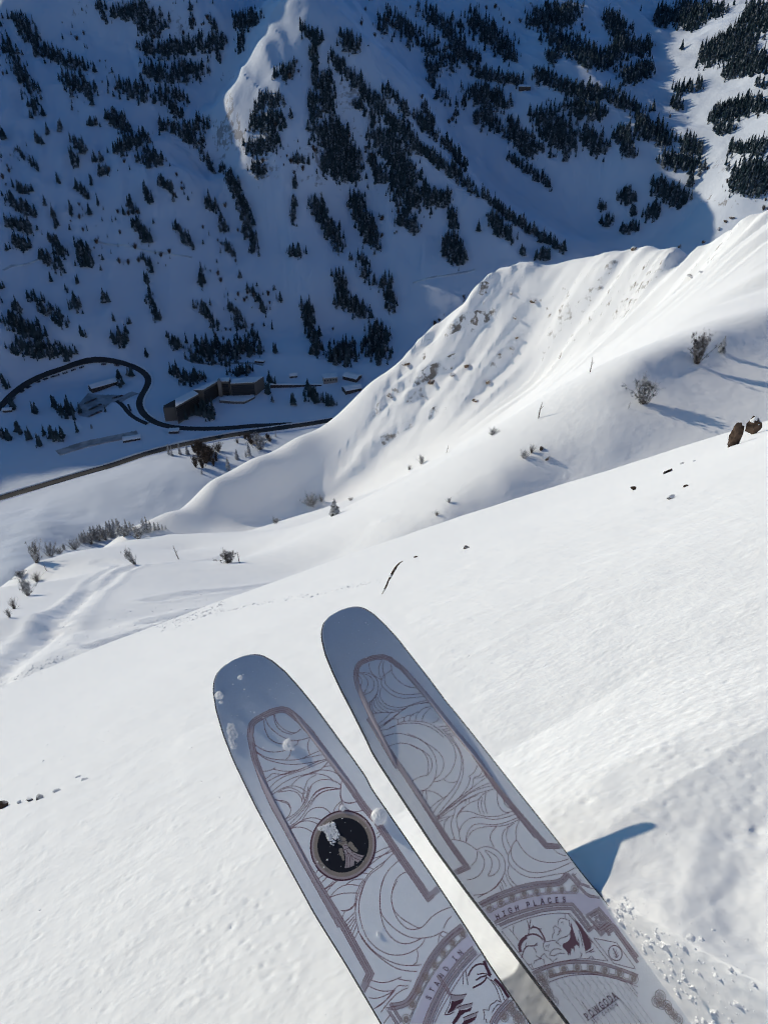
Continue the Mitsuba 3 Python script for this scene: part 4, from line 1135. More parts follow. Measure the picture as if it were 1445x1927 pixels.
class Ink:
    """flat print on one ski, gathered into one mesh"""

    def __init__(self, ski, lift):
        self.ski, self.lift, self.V, self.F, self.n = ski, lift, [], [], 0

    def add(self, uv, f):
        if len(f):
            self.V.append(uv)
            self.F.append(np.asarray(f) + self.n)
            self.n += len(uv)

    def line(self, px, width=0.0006, straight=False, step=0.003, closed=False, uv=False):
        q = np.asarray(px, float) if uv else self.ski.uv(px)
        if straight:
            if closed:
                q = np.vstack([q, q[:1]])
            c = np.vstack([np.linspace(q[i], q[i + 1], max(2, int(np.linalg.norm(q[i + 1] - q[i]) / step)))[(i > 0):] for i in range(len(q) - 1)])
        else:
            c = spline(q, step, closed)
        t = np.gradient(c, axis=0)
        t /= np.linalg.norm(t, axis=1, keepdims=True) + 1e-12
        m = np.stack([-t[:, 1], t[:, 0]], 1) * width / 2
        l, r = self.ski.sides(c[:, 0])
        inside = (c[:, 1] > l + 0.0006) & (c[:, 1] < r - 0.0006)
        k = len(c)
        i = np.arange(k - 1)[inside[:-1] & inside[1:]]
        self.add(np.vstack([c + m, c - m]), np.vstack([np.stack([i, i + 1, i + 1 + k], 1), np.stack([i, i + 1 + k, i + k], 1)]) if len(i) else [])

    def fill(self, px, smooth=False, uv=False):
        q = np.asarray(px, float) if uv else self.ski.uv(px)
        if smooth:
            q = spline(q, 0.002, True)
        poly = Polygon(q).buffer(0)
        us = np.linspace(q[:, 0].min(), q[:, 0].max(), 40)
        l, r = self.ski.sides(us)
        outline = Polygon(np.vstack([np.stack([us, l + 5e-4], 1), np.stack([us, r - 5e-4], 1)[::-1]])).buffer(0)
        poly = poly.intersection(outline)
        for g in getattr(poly, 'geoms', [poly]):
            if g.geom_type == 'Polygon' and g.area > 1e-9:
                v, f = trimesh.creation.triangulate_polygon(g.segmentize(0.006), engine='earcut')
                self.add(np.asarray(v), f)

    def circle(self, px, r, width=None, r2=None):
        c, a = self.ski.uv(px)[0], np.linspace(0, 2 * np.pi, 49)
        ring = lambda q: c + np.stack([np.cos(a), np.sin(a)], 1) * q
        if width is None:
            self.fill(ring(r)[:-1], uv=True)
        else:
            k = len(a)
            i = np.arange(k - 1)
            self.add(np.vstack([ring(r + width / 2), ring(r - width / 2)]), np.vstack([np.stack([i, i + 1, i + 1 + k], 1), np.stack([i, i + 1 + k, i + k], 1)]))

    def spiral(self, px, r, width=0.0004, turns=2.0, spin=1, phase=0.0):
        c = self.ski.uv(px)[0]
        a = np.linspace(0, turns * 2 * np.pi, 46)
        q = np.linspace(0.12, 0.72, 46) * r
        for ph in (0, math.pi):
            self.line(c + np.stack([np.cos(spin * a + ph + phase), np.sin(spin * a + ph + phase)], 1) * q[:, None], width, uv=True, step=0.0009)
        self.circle(px, r, width * 1.3)

    def letter(self, ch, px, angle, height, squeeze=0.62, bold=True):
        m = meshkit.text_mesh(ch, 1.0, 0.1, bold)
        v = np.array(m.vertices)
        top = v[:, 2] > 0.05
        f = m.faces[np.all(top[m.faces], axis=1)]
        q = v[:, :2] - [(v[:, 0].min() + v[:, 0].max()) / 2, 0.5]
        q = q * [squeeze * height, height]
        a = math.radians(angle)
        q = q @ np.array([[math.cos(a), -math.sin(a)], [-math.sin(a), -math.cos(a)]])     # image y runs down
        self.add(self.ski.uv(q + np.asarray(px)), f)

    def done(self, name, mat, label=None):
        uv, f = np.vstack(self.V), np.vstack(self.F)
        v = self.ski.xyz(uv, np.full(len(uv), self.lift))
        n = np.cross(v[f[:, 1]] - v[f[:, 0]], v[f[:, 2]] - v[f[:, 0]])
        f = np.where((n @ SKI_N < 0)[:, None], f[:, ::-1], f)
        return part(self.ski.key, name, mikit.ply((v, f), mat), label)


def ink_bsdf(name, col, rough=0.35):
    scene[name] = {'type': 'twosided', 'bsdf': {'type': 'principled', 'base_color': {'type': 'rgb', 'value': list(col)}, 'roughness': rough, 'specular': 0.4}}


def topsheet(p, n, uv):
    k = mikit.smoothstep(0.55, 1.0, uv.x)
    g = mikit.mix((0.88, 0.91, 0.95), (0.34, 0.44, 0.59), k)
    s = mikit.fbm(p.x * 900, p.y * 900, p.z * 900, 2)
    return g * (0.95 + 0.1 * s)


scene['topsheet'] = {'type': 'twosided', 'bsdf': {'type': 'principled', 'base_color': mikit.proc(topsheet), 'roughness': 0.38, 'specular': 0.35}}
ink_bsdf('ink_maroon', (0.10, 0.04, 0.06))
ink_bsdf('ink_line', (0.24, 0.13, 0.15))
ink_bsdf('ink_mauve', (0.46, 0.42, 0.46))
ink_bsdf('ink_lilac', (0.72, 0.70, 0.82))
ink_bsdf('ink_plum', (0.20, 0.115, 0.145))
ink_bsdf('ink_black', (0.008, 0.009, 0.016), 0.5)
ink_bsdf('ink_tan', (0.30, 0.26, 0.22))
ink_bsdf('ink_bronze', (0.36, 0.28, 0.25))
ink_bsdf('ink_rose', (0.42, 0.36, 0.37))
ink_bsdf('pale_rim', (0.55, 0.58, 0.62))
ink_bsdf('sidewall', (0.012, 0.012, 0.016), 0.45)

left_l = np.vstack([crop(C7, '570 1382 250 840 0 440'), crop(C2, '310 1020 160 745'), crop(C1, '450 1445 340 1220 240 1010 150 780 85 560 58 380 64 300')])
left_tip = crop(C1, '64 300 90 225 130 180 230 110 330 70 420 55 500 70 580 115')
left_r = np.vstack([crop(C8, '1420 965 1300 790 1045 420 780 0'), crop(C7, '985 0'), crop(C2, '1010 390 740 0'), crop(C1, '1445 1190 1260 930 1100 710 960 520 830 360 700 215 580 115')])
right_l = np.vstack([crop(C6, '865 1296 440 740 0 170'), crop(C5, '0 560'), crop(C4, '0 400'), crop(C3, '580 1445 500 1290 420 1130 340 970 260 820 180 650 110 480 80 350 76 280')])
right_tip = crop(C3, '76 280 95 200 150 140 240 90 330 62 400 58 460 75 540 125')
right_r = np.vstack([crop(C9, '1440 960 1250 730 1000 400 680 0'), crop(C6, '1130 220'), crop(C5, '1300 770 1130 540 700 0'), crop(C4, '1445 930 700 0'), crop(C3, '1445 1225 1250 980 1050 720 900 530 760 350 640 220 540 125')])

SKIS = []
for key, ref, depth, l, tip, r, label in (
        ('ski', (677, 1640), 0.745, left_l, left_tip, left_r, 'left ski with a round black badge and maroon line art'),
        ('ski_001', (934, 1590), 0.876, right_l, right_tip, right_r, 'right ski lettered HIGH PLACES with maroon line art and a forest scene')):
    s = Ski(key, ref, depth, l, r, 0.10, 0.75)
    t = s.uv(tip)
    apex = int(t[:, 0].argmax())
    s.L, s.R = np.vstack([s.L, t[:apex + 1]]), np.vstack([s.R, t[apex:]])
    for side in ('L', 'R'):                                   # on towards the boots, outside the picture
        e = getattr(s, side)
        e = e[np.argsort(e[:, 0])]
        g = (e[2, 1] - e[0, 1]) / (e[2, 0] - e[0, 0]) * 0.3
        setattr(s, side, np.vstack([[[e[0, 0] - d, e[0, 1] - g * d] for d in (0.9, 0.5, 0.2)], e]))
    s.u0, s.u1 = min(s.L[:, 0].min(), s.R[:, 0].min()) + 0.01, t[apex, 0]
    SKIS.append(s)
    tag(key, label, 'ski', 'pair of skis')
    x = np.linspace(0, 1, 200)
    us = s.u0 + (s.u1 - s.u0) * (1 - (1 - x) ** 1.6)
    us[-1] = s.u1 - 2e-5
    vl, vr = s.sides(us)
    vl, vr = gaussian_filter1d(vl, 0.8, mode='nearest'), gaussian_filter1d(vr, 0.8, mode='nearest')
    vl[-1] = vr[-1] = (vl[-1] + vr[-1]) / 2
    k = np.linspace(0, 1, 9)
    uv = np.stack([np.repeat(us[:, None], 9, 1), vl[:, None] + (vr - vl)[:, None] * k], -1)
    top = s.xyz(uv, np.zeros(uv.shape[:2]))
    grad = np.clip(1 - (s.u1 - uv[..., 0]) / 0.42, 0, 1)
    part(key, 'topsheet', mikit.ply(grid_mesh(top), 'topsheet', smooth=True, uv=np.stack([grad.ravel(), grad.ravel() * 0], 1)), 'pale blue grey topsheet darkening to slate at the tip')
    thick = np.interp(s.u1 - us, [0, 0.1, 0.3, 0.7], [0.0035, 0.006, 0.011, 0.021])
    ring = []
    for m, e in ((vl, -1), (vr, 1)):
        for lift, o in ((0.0, 0.0), (-0.0012, 0.0014), (-1, 0.0016), (-1, -0.004)):
            ring.append(s.xyz(np.stack([us, m + e * o], 1), np.where(lift == -1, -thick, lift)))
    rows = ring[:4] + ring[:3:-1]
    part(key, 'sidewall', mikit.ply(grid_mesh(np.array(rows)), 'sidewall', smooth=35), 'black sidewall and base')
    rim = Ink(s, 0.00012)
    sel = us > s.u1 - 0.16
    rim.line(np.stack([us, vl + 0.0012], 1)[sel], 0.0012, uv=True)
    rim.line(np.stack([us, vr - 0.0009], 1)[sel], 0.0008, uv=True)
    rim.done('tip_rim', 'pale_rim', 'thin pale bevel round the tip')
SL, SR = SKIS


def border(ski, px, width, tight=True):
    """the band round the art: a mauve stripe with dark lines"""
    q = ski.uv(px)
    c = spline(q, 0.004) if not tight else q
    a, b = Ink(ski, 0.00010), Ink(ski, 0.00020)
    l, r = LineString(c).parallel_offset, None
    a.fill(np.array(LineString(c).buffer(width / 2, cap_style=2, join_style=2, mitre_limit=4).exterior.coords)[:-1], uv=True)
    for o in (-0.5, -0.18, 0.18, 0.5):
        g = LineString(c).offset_curve(o * width, join_style=2, mitre_limit=4)
        for gg in getattr(g, 'geoms', [g]):
            b.line(np.array(gg.coords), 0.0007, straight=True, uv=True, step=0.004)
    return a, b


def joined(*curves, step=0.004):
    """several pixel polylines, each smoothed by itself, meeting at corners"""
    return np.vstack([c for c in curves])


band_l = np.vstack([crop(C7, '388 1086 465 932 240 530 10 150'), crop(C2, '460 1020 240 630 60 300'), crop(C1, '610 1445 520 1250 430 1000 390 800 398 700 425 668 455 645 515 612 575 582 625 566 672 557 705 562 735 572 785 610 835 655 940 772 1080 962 1250 1190 1420 1440'), crop(C2, '800 280 985 560 1215 890 1300 818 1345 785')])
a, b = border(SL, band_l, 0.0060)
a.done('border_band', 'ink_mauve', 'mauve band framing the cloud art')
b.done('border_line', 'ink_line', 'dark lines edging the mauve band')
band_r = np.vstack([crop(C5, '150 795 282 737 130 525 10 340'), crop(C4, '400 770 200 470 10 175'), crop(C3, '720 1445 640 1290 560 1130 480 960 400 780 382 690 388 640 400 600 430 565 480 540 555 518 630 512 690 532 800 615 920 745 1060 910 1250 1150 1440 1375'), crop(C4, '1130 735 1430 1105'), crop(C5, '770 275 1003 543 1120 543 1180 545')])
a, b = border(SR, band_r, 0.0056)
a.done('border_band', 'ink_mauve', 'mauve band framing the cloud art')
b.done('border_line', 'ink_line', 'dark lines edging the mauve band')

SWIRLS = {0: [(C1, '515 650 520 720 545 790 590 840 650 865 700 870;528 640 560 705 620 765 690 810 770 838 850 832 930 810 955 800;605 600 610 660 640 720 690 760 750 780 800 770 870 715;610 605 630 670 680 725 740 760 800 770;420 865 470 905 540 935 620 943 700 930 730 920;435 930 500 975 590 1005 680 1015 780 1015 900 995 1000 975 1075 960;440 940 520 1000 620 1035 740 1055 860 1050 980 1030 1110 1000;865 1000 950 960 1050 920;710 1013 745 980 758 940 755 905;825 840 820 865 790 890;945 800 915 850 910 900 930 965;945 810 970 840 1010 860;495 1120 560 1112 620 1085;600 1098 660 1112 740 1118 820 1105 900 1075 1000 1030 1110 998;520 1190 560 1165 590 1138 650 1145 720 1135 790 1110;535 1220 620 1170 700 1145 780 1125 900 1075;560 1275 640 1200 740 1150 860 1110 980 1060 1110 1005;580 1310 680 1230 800 1170 920 1140 1020 1105 1110 1015;590 1330 650 1290 700 1265 770 1250 850 1270 890 1300;640 1310 700 1275 760 1268 830 1300 870 1330;640 1310 720 1295 790 1300 840 1340 860 1380;765 1245 810 1195 870 1160 950 1142 1030 1145 1100 1170 1140 1200;920 1140 1000 1110 1080 1108 1160 1130 1230 1185;850 1445 900 1370 920 1290 960 1230 1030 1195 1110 1195 1180 1220 1215 1250;895 1445 940 1370 980 1310 1050 1270 1130 1265 1205 1278;930 1445 980 1360 1040 1310 1100 1290 1205 1278;1230 1185 1210 1250 1210 1330 1225 1385 1290 1410 1370 1385;880 1380 870 1320 890 1250 920 1190 990 1150;855 1400 870 1330 895 1300;610 1370 680 1395 730 1415 750 1445;1055 1080 1085 1040 1130 1010;1060 1078 1100 1068 1155 1072'),
              (C2, '75 265 110 220 115 180 90 130 40 115 0 115;70 265 150 220 210 150 240 80 255 0;90 280 180 210 240 130 265 50 280 0;105 325 180 270 240 190 290 110 360 50 450 25 510 22;110 300 200 210 260 130 310 60 380 20 440 10;200 285 250 210 320 170 390 180 435 220;110 335 180 290 260 255 330 260 365 275;115 345 200 285 280 282 340 310;110 340 180 328 250 345 300 380;455 215 470 170 525 115;500 205 505 160 530 120;520 0 510 60 525 115 580 135 640 125;520 125 560 180 620 205 700 190;315 700 340 660;335 745 400 690;355 780 420 715;385 825 490 735;385 830 450 785 520 735;400 850 460 780 540 725 600 700;430 890 480 830 560 790 620 790 665 800;430 890 500 865 580 855 650 857;560 785 620 750 695 745;640 720 690 695 730 700;690 665 740 650 770 660;775 580 860 550 940 515;780 540 850 505 920 480;740 640 800 590 870 540 925 500;800 345 830 330;800 380 830 360;805 420 838 378;870 600 840 640 770 690 710 770 680 860 660 940 660 1020;940 530 870 600 760 680 700 760 660 850 640 930 630 1020;985 590 900 670 850 760 830 860 830 950;1045 685 980 720 940 790 920 880;520 998 580 995 620 960 635 920'),
              (C7, '400 80 350 180 330 290 335 420 370 570 450 690 560 790 700 880 800 905 890 912;420 90 380 200 362 330 385 480 440 610 540 710 660 760 780 755 880 710 945 650 960 610;370 565 460 690 570 780 700 840 820 858 930 850;590 70 560 170 552 290 570 390 640 480 740 560 850 605 940 608 1040 590 1120 550;552 290 565 420 610 540 690 630 790 660 880 635 935 608;710 90 665 190 660 290 700 380 780 450 850 490 920 515 1000 440 1100 365 1195 328;660 270 685 380 750 480 830 530 920 518;1130 520 1170 440 1240 390;1120 545 1090 590 1080 650;1120 545 1165 565;1100 580 1130 600;890 715 900 770 885 830 850 858;475 990 560 1012 650 1000 750 960;725 980 780 992 840 998;445 1040 520 1075 600 1090 690 1080;420 1140 510 1155 600 1130 690 1080;490 1255 600 1180 720 1040 760 1042 815 1040;500 1250 620 1160 690 1080;535 1320 640 1180 740 1090 810 1060;590 1382 640 1310;205 435 235 365;200 358 260 355 310 320 325 290;232 470 320 380;245 500 325 405;260 525 328 430;280 560 335 450;300 590 345 480;320 620 360 540')],
          1: [(C3, '505 570 510 630 560 690 615 720;625 540 595 590 590 650 615 715;640 545 625 600 635 660 650 690;700 590 705 630 650 670 620 710 615 760 640 800 700 850 780 885 880 885 1000 872;645 690 645 740 690 800 760 840 850 855 975 845;705 580 715 660 770 730 850 780 940 797;410 655 480 655 550 690 585 750 580 830 540 900 480 945;405 670 470 670 530 710 550 770 520 830 445 858;450 680 490 730 485 790 445 855;405 680 435 720 430 770 415 800;620 790 600 830 610 890 660 945 740 970 830 965 920 935 1025 908;575 845 590 910 640 965 720 995 800 990 860 965 940 940 1040 930;560 860 575 930 620 985 680 1015;545 880 550 950 590 1000 640 1020;530 905 530 970 560 1015 610 1020;510 930 515 990 540 1025;480 950 560 880;480 985 520 940;490 1010 500 960;515 1040 600 1020 700 1018 780 1005;570 1135 640 1080 710 1010;580 1160 680 1090 760 1030 860 965;590 1165 700 1090 800 1000 900 950 1040 925;600 1180 700 1160 800 1105 900 1095 1020 1110 1120 1160 1220 1250;690 1155 760 1130 850 1115 960 1120 1080 1165 1180 1245;640 1130 700 1085 760 1078 765 1112;765 1080 800 1065 830 1062;820 1100 825 1060 880 1040 910 1040;870 1095 880 1050 950 1010;925 1095 930 1050 1000 980 1070 965;980 1100 1000 1040 1060 975;1070 1115 1120 1095 1135 1070;1130 1150 1210 1140;1160 1175 1225 1160;1185 1195 1240 1175;1205 1215 1255 1205;1230 1230 1280 1230;625 1240 720 1212 820 1215 930 1250;680 1325 760 1298 860 1305 950 1350'),
              (C4, '640 210 690 265 770 370 810 480 805 580 770 690 690 800 600 900 555 965;690 245 730 290 800 410 828 530 815 650 760 770 670 890 580 1000;560 180 640 240 720 330 758 440 740 540 690 620 620 670 555 685;320 245 430 295 520 370 575 470 585 570 560 670 500 745 415 770;430 300 550 370 630 450 650 530 620 610 560 665;330 340 430 385 490 450 512 530 500 620;430 385 510 440 545 520 530 590 500 625;360 680 430 640 500 625;650 660 700 690 770 682;415 770 500 765 580 785 640 830;460 770 450 840;490 770 495 850 480 880;525 925 600 860 690 805;600 1000 700 900 830 800 930 720 1040 640;580 1010 720 890 830 780 880 690 890 640;590 1020 760 870 900 770 1000 720 1080 690;640 970 800 850 900 780 1000 740 1110 715;955 530 930 590 870 640;1000 580 970 630 920 650 910 720 850 780;1040 600 1000 640 920 650;600 1020 700 950 830 860 960 790 1060 760 1135 740;750 910 745 970 720 1040 720 1110 750 1210;830 910 780 970 765 1040 790 1140;850 850 845 885;880 835 875 870;760 915 830 850 890 830 960 800;800 960 870 950 960 980 1070 1000 1180 985 1290 940;770 1000 830 920 920 860 970 840 1000 800 1060 770;970 840 960 900 985 975;1000 820 990 900 1015 975;1030 790 1020 880 1045 975;1140 760 1135 850 1160 920 1210 960 1290 945;1190 830 1200 880 1240 920 1280 930;805 1220 790 1140 830 1060 890 1015 980 1005 1090 1025 1200 1010 1320 970;850 1230 860 1160 900 1090 960 1065 1060 1070 1180 1060 1340 1000;850 1230 900 1140 980 1100 1080 1090 1200 1080 1340 1020;590 1030 640 1010 700 1000;600 1050 650 1030 690 1030;655 1110 655 1060 690 1010 740 985;720 1205 820 1225 900 1265 950 1305;1130 1090 1085 1140 1070 1200 1110 1280;1250 1080 1195 1130 1180 1220 1230 1345;1290 1060 1230 1110 1220 1200 1260 1290;1340 1030 1305 1110 1310 1220'),
              (C5, '370 580 440 550 530 570 600 630 630 710 620 790 560 890 460 970 340 990;390 590 430 650 440 720 400 800 340 840 285 850;445 588 500 660 505 740 470 815;445 580 540 630 580 710 555 780 500 815 470 815;320 725 370 660 375 590;690 560 655 630 665 700 730 770 820 820 930 830 1060 805 1170 790;680 590 690 650 740 720 840 775 950 785 1080 755 1230 690;730 490 690 540 680 600;735 490 790 580 880 655 990 690 1100 690 1205 660;1065 570 1110 610 1185 633;665 715 650 770 680 850 740 910;630 790 660 870 700 915;600 840 640 910;590 870 615 940;575 900 600 960;610 820 560 900 480 960 350 1025;1170 790 1265 740;1250 810 1300 775;1320 800 1310 860 1360 840')]}
for k, s in enumerate((SL, SR)):
    b = Ink(s, 0.00014)
    for c, text in SWIRLS[k]:
        for one in text.split(';'):
            b.line(crop(c, one), 0.00076)
    b.done('cloud_line_art', 'ink_line', 'fine maroon lines of swirling clouds')


def ribbons(ski, c, items, fill='ink_mauve'):
    """narrow printed ribbons: a mauve core between two dark lines"""
    a, b = Ink(ski, 0.00018), Ink(ski, 0.00026)
    for text, w, straight in items:
        q = ski.uv(crop(c, text))
        q = q if straight else spline(q, 0.003)
        a.line(q, w, straight=True, uv=True)
        for o in (-0.5, 0.5):
            g = LineString(q).offset_curve(o * w, join_style=2)
            for gg in getattr(g, 'geoms', [g]):
                if len(gg.coords) > 1:
                    b.line(np.array(gg.coords), 0.00055, straight=True, uv=True)
    return a, b


def scallops(ink, ski, c, pts, side, r):
    q = np.array(pts, float)
    for i in range(len(q) - 1):
        d = q[i + 1] - q[i]
        nrm = np.array([-d[1], d[0]]) / np.linalg.norm(d) * side
        ink.line(crop(c, ' '.join('%.1f %.1f' % tuple(x) for x in (q[i] + nrm * r * .95, q[i] + d * .5 + nrm * r * 1.05, q[i + 1] + nrm * r * .95))), 0.0006)
        ink.line(crop(c, ' '.join('%.1f %.1f' % tuple(x) for x in (q[i] + d * .28 + nrm * r * .6, q[i] + d * .5 + nrm * r * .72, q[i + 1] - d * .28 + nrm * r * .6))), 0.0006)


# right ski: arches, lettering, forest picture
lil = Ink(SR, 0.00008)
lil.fill(crop(C6, '120 330 330 240 560 185 760 165 900 170 1040 215 1120 225 1330 560 1240 470 1110 310 1000 380 890 285 640 305 420 370 225 440'))
lil.done('lettering_band', 'ink_lilac', 'lilac band behind the lettering')
a, b = ribbons(SR, C6, [('95 280 200 225 330 170 470 125 600 100 720 90 790 70 840 15', .0026, 0), ('115 300 220 250 350 200 490 155 620 128 740 118 800 100 855 45', .0026, 0), ('845 20 1000 190 1040 215 1120 222', .0024, 1), ('885 22 960 110 1070 145', .0020, 1),
                        ('225 440 330 390 470 340 620 300 760 282 890 283 960 365 1045 490', .0026, 1), ('240 475 350 425 490 375 640 335 770 318 880 318 940 395 1030 515', .0026, 1),
                        ('1005 380 1110 315 1213 435 1130 500 1045 420 1005 380', .0024, 1), ('1042 388 1106 350 1175 432 1112 482 1062 430', .0022, 1), ('1080 405 1110 387 1140 422 1112 447 1085 412', .0020, 1), ('1025 512 1075 472 1130 542 1172 500', .0022, 1), ('1120 505 1165 470 1205 552', .0022, 1), ('1165 500 1235 458 1445 735', .0026, 1), ('1190 530 1238 492 1445 782', .0024, 1),
                        ('550 872 700 807 850 777 1000 772 1150 792 1300 837 1445 892', .0026, 0), ('690 903 800 872 930 860 1050 864 1170 887 1290 917 1400 952', .0018, 0)])
a.done('arch_ribbon', 'ink_mauve', 'mauve ribbons of the two arches and the square knot')
for t, st in (('260 510 370 455 500 405 640 370 760 357 870 360 1190 765', 1), ('290 510 545 840', 1), ('545 840 700 790 850 760 1000 745 1190 765', 0), ('1070 570 1265 610 1430 835 1240 785 1070 570', 1), ('690 945 800 905 930 882 1060 880 1200 900 1340 945', 0), ('1340 945 1445 1075', 1), ('1375 955 1445 985', 1), ('1375 955 1445 1045', 1), ('1100 1296 960 1100', 1)):
    b.line(crop(C6, t), 0.0006, straight=bool(st))
b.done('arch_line', 'ink_line', 'dark lines of the arches and panels')
S1 = [(485, 1110), (588, 1058), (693, 1015), (800, 983), (912, 960), (1025, 943), (1140, 938), (1258, 938)]
S2 = [(705, 863), (815, 835), (930, 820), (1048, 825), (1165, 845), (1288, 865), (1410, 915)]


def scroll(ski, c, x, y, q, turns=2.3):
    k = Ink(ski, 0.00030)
    k.spiral(crop(c, f'{x} {y}'), q, turns=turns)
    if k.n:
        k.done('scroll', 'ink_bronze')


for x, y in S1:
    scroll(SR, C5, x, y, 0.0042)
for x, y in S2:
    scroll(SR, C6, x, y, 0.0043)
for c, S_ in ((C5, S1), (C6, S2)):
    sp = Ink(SR, 0.00028)
    scallops(sp, SR, c, S_, 1, 33)
    sp.done('scroll_chain', 'ink_bronze')
for x, y, q in ((600, 895, .0042), (640, 900, .0040), (620, 940, .0042), (660, 950, .0034), (665, 1000, .0040), (690, 1030, .0034), (700, 1070, .0034), (735, 1110, .0040)):
    scroll(SR, C6, x, y, q, 1.6)
for x, y, q in ((1115, 745, .0052), (1085, 790, .0048), (1120, 810, .0044), (1170, 820, .0042), (1185, 855, .0042), (1215, 890, .0042), (1255, 930, .0045)):
    scroll(SR, C9, x, y, q, 1.6)
tx = Ink(SR, 0.00034)
for ch, x, y, a in (('H', 253, 388, 22), ('I', 310, 360, 21), ('G', 360, 335, 20), ('H', 417, 314, 18), ('P', 513, 285, 14), ('L', 570, 271, 12), ('A', 633, 256, 10), ('C', 695, 250, 8), ('E', 757, 246, 6), ('S', 818, 243, 4)):
    tx.letter(ch, crop(C6, f'{x} {y}')[0], a, 10.4, 0.74)
d = np.array([790, 810]) - np.array([505, 985])
for i, ch in enumerate('POWGODA'):
    u = (0.02, 0.18, 0.36, 0.53, 0.68, 0.84, 0.98)[i]
    tx.letter(ch, crop(C9, '%.1f %.1f' % (522 + u * 228, 912 - u * 172))[0], 37, 14.5, 0.52)
for i, ch in enumerate('112|CARBON'):
    u = (0.0, 0.075, 0.16, 0.29, 0.42, 0.53, 0.64, 0.75, 0.86, 0.97)[i]
    tx.letter(ch, crop(C9, '%.1f %.1f' % (577 + u * 190, 948 - u * 138))[0], 36, 7.6, 0.62, False)
tx.line(crop(C9, '530 945 785 760'), 0.0006, straight=True)
tx.line(crop(C9, '785 762 1000 1010'), 0.0004, straight=True)
tx.done('lettering', 'ink_maroon', 'dark maroon lettering HIGH PLACES and POWGODA 112 CARBON')
pic = Ink(SR, 0.00022)
pic.fill(crop(C6, '905 400 930 430 960 460 985 500 1010 540 1035 580 1050 615 1047 655 1015 675 998 685 990 640 975 580 958 520 940 485 915 440'))
pic.fill(crop(C6, '880 435 888 470 895 500 912 545 925 590 935 600 948 610 950 660 938 640 925 625 905 640 908 695 895 660 882 655 870 725 862 690 855 722 845 690 830 670 812 655 803 635 812 615 840 605 860 588 872 560 868 520 878 495 872 470'))
for t, w in (('430 640 450 590 500 550 560 535 610 555 640 585', .0026), ('450 690 440 650 455 600 500 560', .0050), ('515 545 520 480 505 420', .0014), ('520 500 530 440 535 410', .0014), ('530 490 560 475 600 490 625 525 650 570 655 600', .0026), ('555 480 553 455', .0014), ('590 485 625 495', .0014), ('460 740 470 690 490 650 520 635 560 640 590 610', .0018), ('490 650 495 610', .0012), ('540 635 595 630', .0012), ('555 650 575 670 580 695', .0014), ('430 590 400 550 385 520 390 465', .0010), ('385 530 350 490', .0008)):
    pic.line(crop(C6, t), w * 0.62)
for t in ('650 600 640 630 650 670 690 680', '650 605 700 595 740 590 760 620', '720 575 720 540 740 520 725 480 745 460', '745 470 790 500 770 540 760 545', '765 460 770 420 800 400 830 410 825 365', '830 410 865 420 860 460 880 480', '790 640 760 600 780 575 830 560 870 530', '690 720 720 670 760 660 800 670', '690 740 720 770 760 740', '700 715 740 720 770 700 830 705', '660 640 690 620 700 640 680 650', '580 720 620 740 640 700 680 740', '560 790 570 760 590 770', '580 760 640 745 650 790', '510 800 540 790 555 830', '770 520 790 500 800 520', '790 440 805 430 810 455', '940 500 960 560 975 640', '935 560 945 600', '955 690 970 700 955 740', '1000 700 1070 660 1030 690 1080 680', '1030 740 1050 720 1070 745', '850 360 1060 610'):
    pic.line(crop(C6, t), 0.0007)
pic.circle(crop(C6, '1253 697'), 0.0069, 0.0009)
for t, w in (('1232 655 1262 715 1272 738', .0014), ('1262 712 1238 700', .0010), ('1255 698 1262 672', .0010), ('1268 725 1240 722', .0010), ('1264 712 1278 690', .0010), ('1272 735 1250 738', .0010), ('1270 728 1288 712', .0010)):
    pic.line(crop(C6, t), w * 0.62)
pic.done('forest_picture', 'ink_plum', 'maroon picture of an elk, a cliff and bare trees, with a round tree emblem')
st = Ink(SR, 0.00012)
for i in range(11):
    x = 745 + 58 * i
    y = np.interp(x, [690, 800, 930, 1060, 1200, 1340], [945, 905, 882, 880, 900, 945]) + 10
    st.line(crop(C6, f'{x} {y:.0f} {x + 0.72 * (1300 - y):.0f} 1300'), 0.0005, straight=True)
    st.line(crop(C6, f'{x} {y + 30:.0f} {x + 70} {y + 75:.0f} {x + 60} {y + 130:.0f} {x + 130} {y + 180:.0f}'), 0.0003, straight=True)
st.done('pinstripes', 'ink_mauve', 'faint pinstripes on the lower panel')

# left ski: arch, lettering, pagoda
lil = Ink(SL, 0.00008)
lil.fill(crop(C8, '800 110 690 230 590 350 500 480 420 620 350 780 270 965 400 965 450 850 540 660 650 480 780 320 905 205 830 95'))
lil.done('lettering_band', 'ink_lilac', 'lilac band behind the lettering')
a, b = ribbons(SL, C8, [('770 5 640 110 525 235 425 385 340 560 275 690 205 760 85 785', .0024, 0), ('790 40 660 140 555 260 460 400 375 570 310 700 240 775 130 815', .0024, 0), ('72 768 185 950', .0022, 1), ('130 815 48 825 150 985', .0022, 1),
                        ('905 205 780 320 650 480 540 660 450 850 400 985', .0024, 0), ('930 240 820 345 690 500 575 680 490 860 443 985', .0024, 0), ('1045 970 1100 870 1180 775 1245 705', .0022, 0), ('530 495 590 580 652 685', .0020, 0), ('1090 970 1140 890 1200 820 1265 755', .0022, 0)])
a.done('arch_ribbon', 'ink_mauve', 'mauve ribbons of the arch')
for t in ('945 265 840 365 720 510 610 690 520 870 475 985', '955 290 870 370 760 510 640 700 540 880 505 960'):
    b.line(crop(C8, t), 0.0006)
b.done('arch_line', 'ink_line', 'dark lines of the arch')
S3 = [(778, 95), (680, 185), (590, 285), (505, 395), (423, 518), (352, 643), (287, 782), (228, 925)]
for x, y in S3 + [(1180, 900)]:
    scroll(SL, C8, x, y, 0.0037)
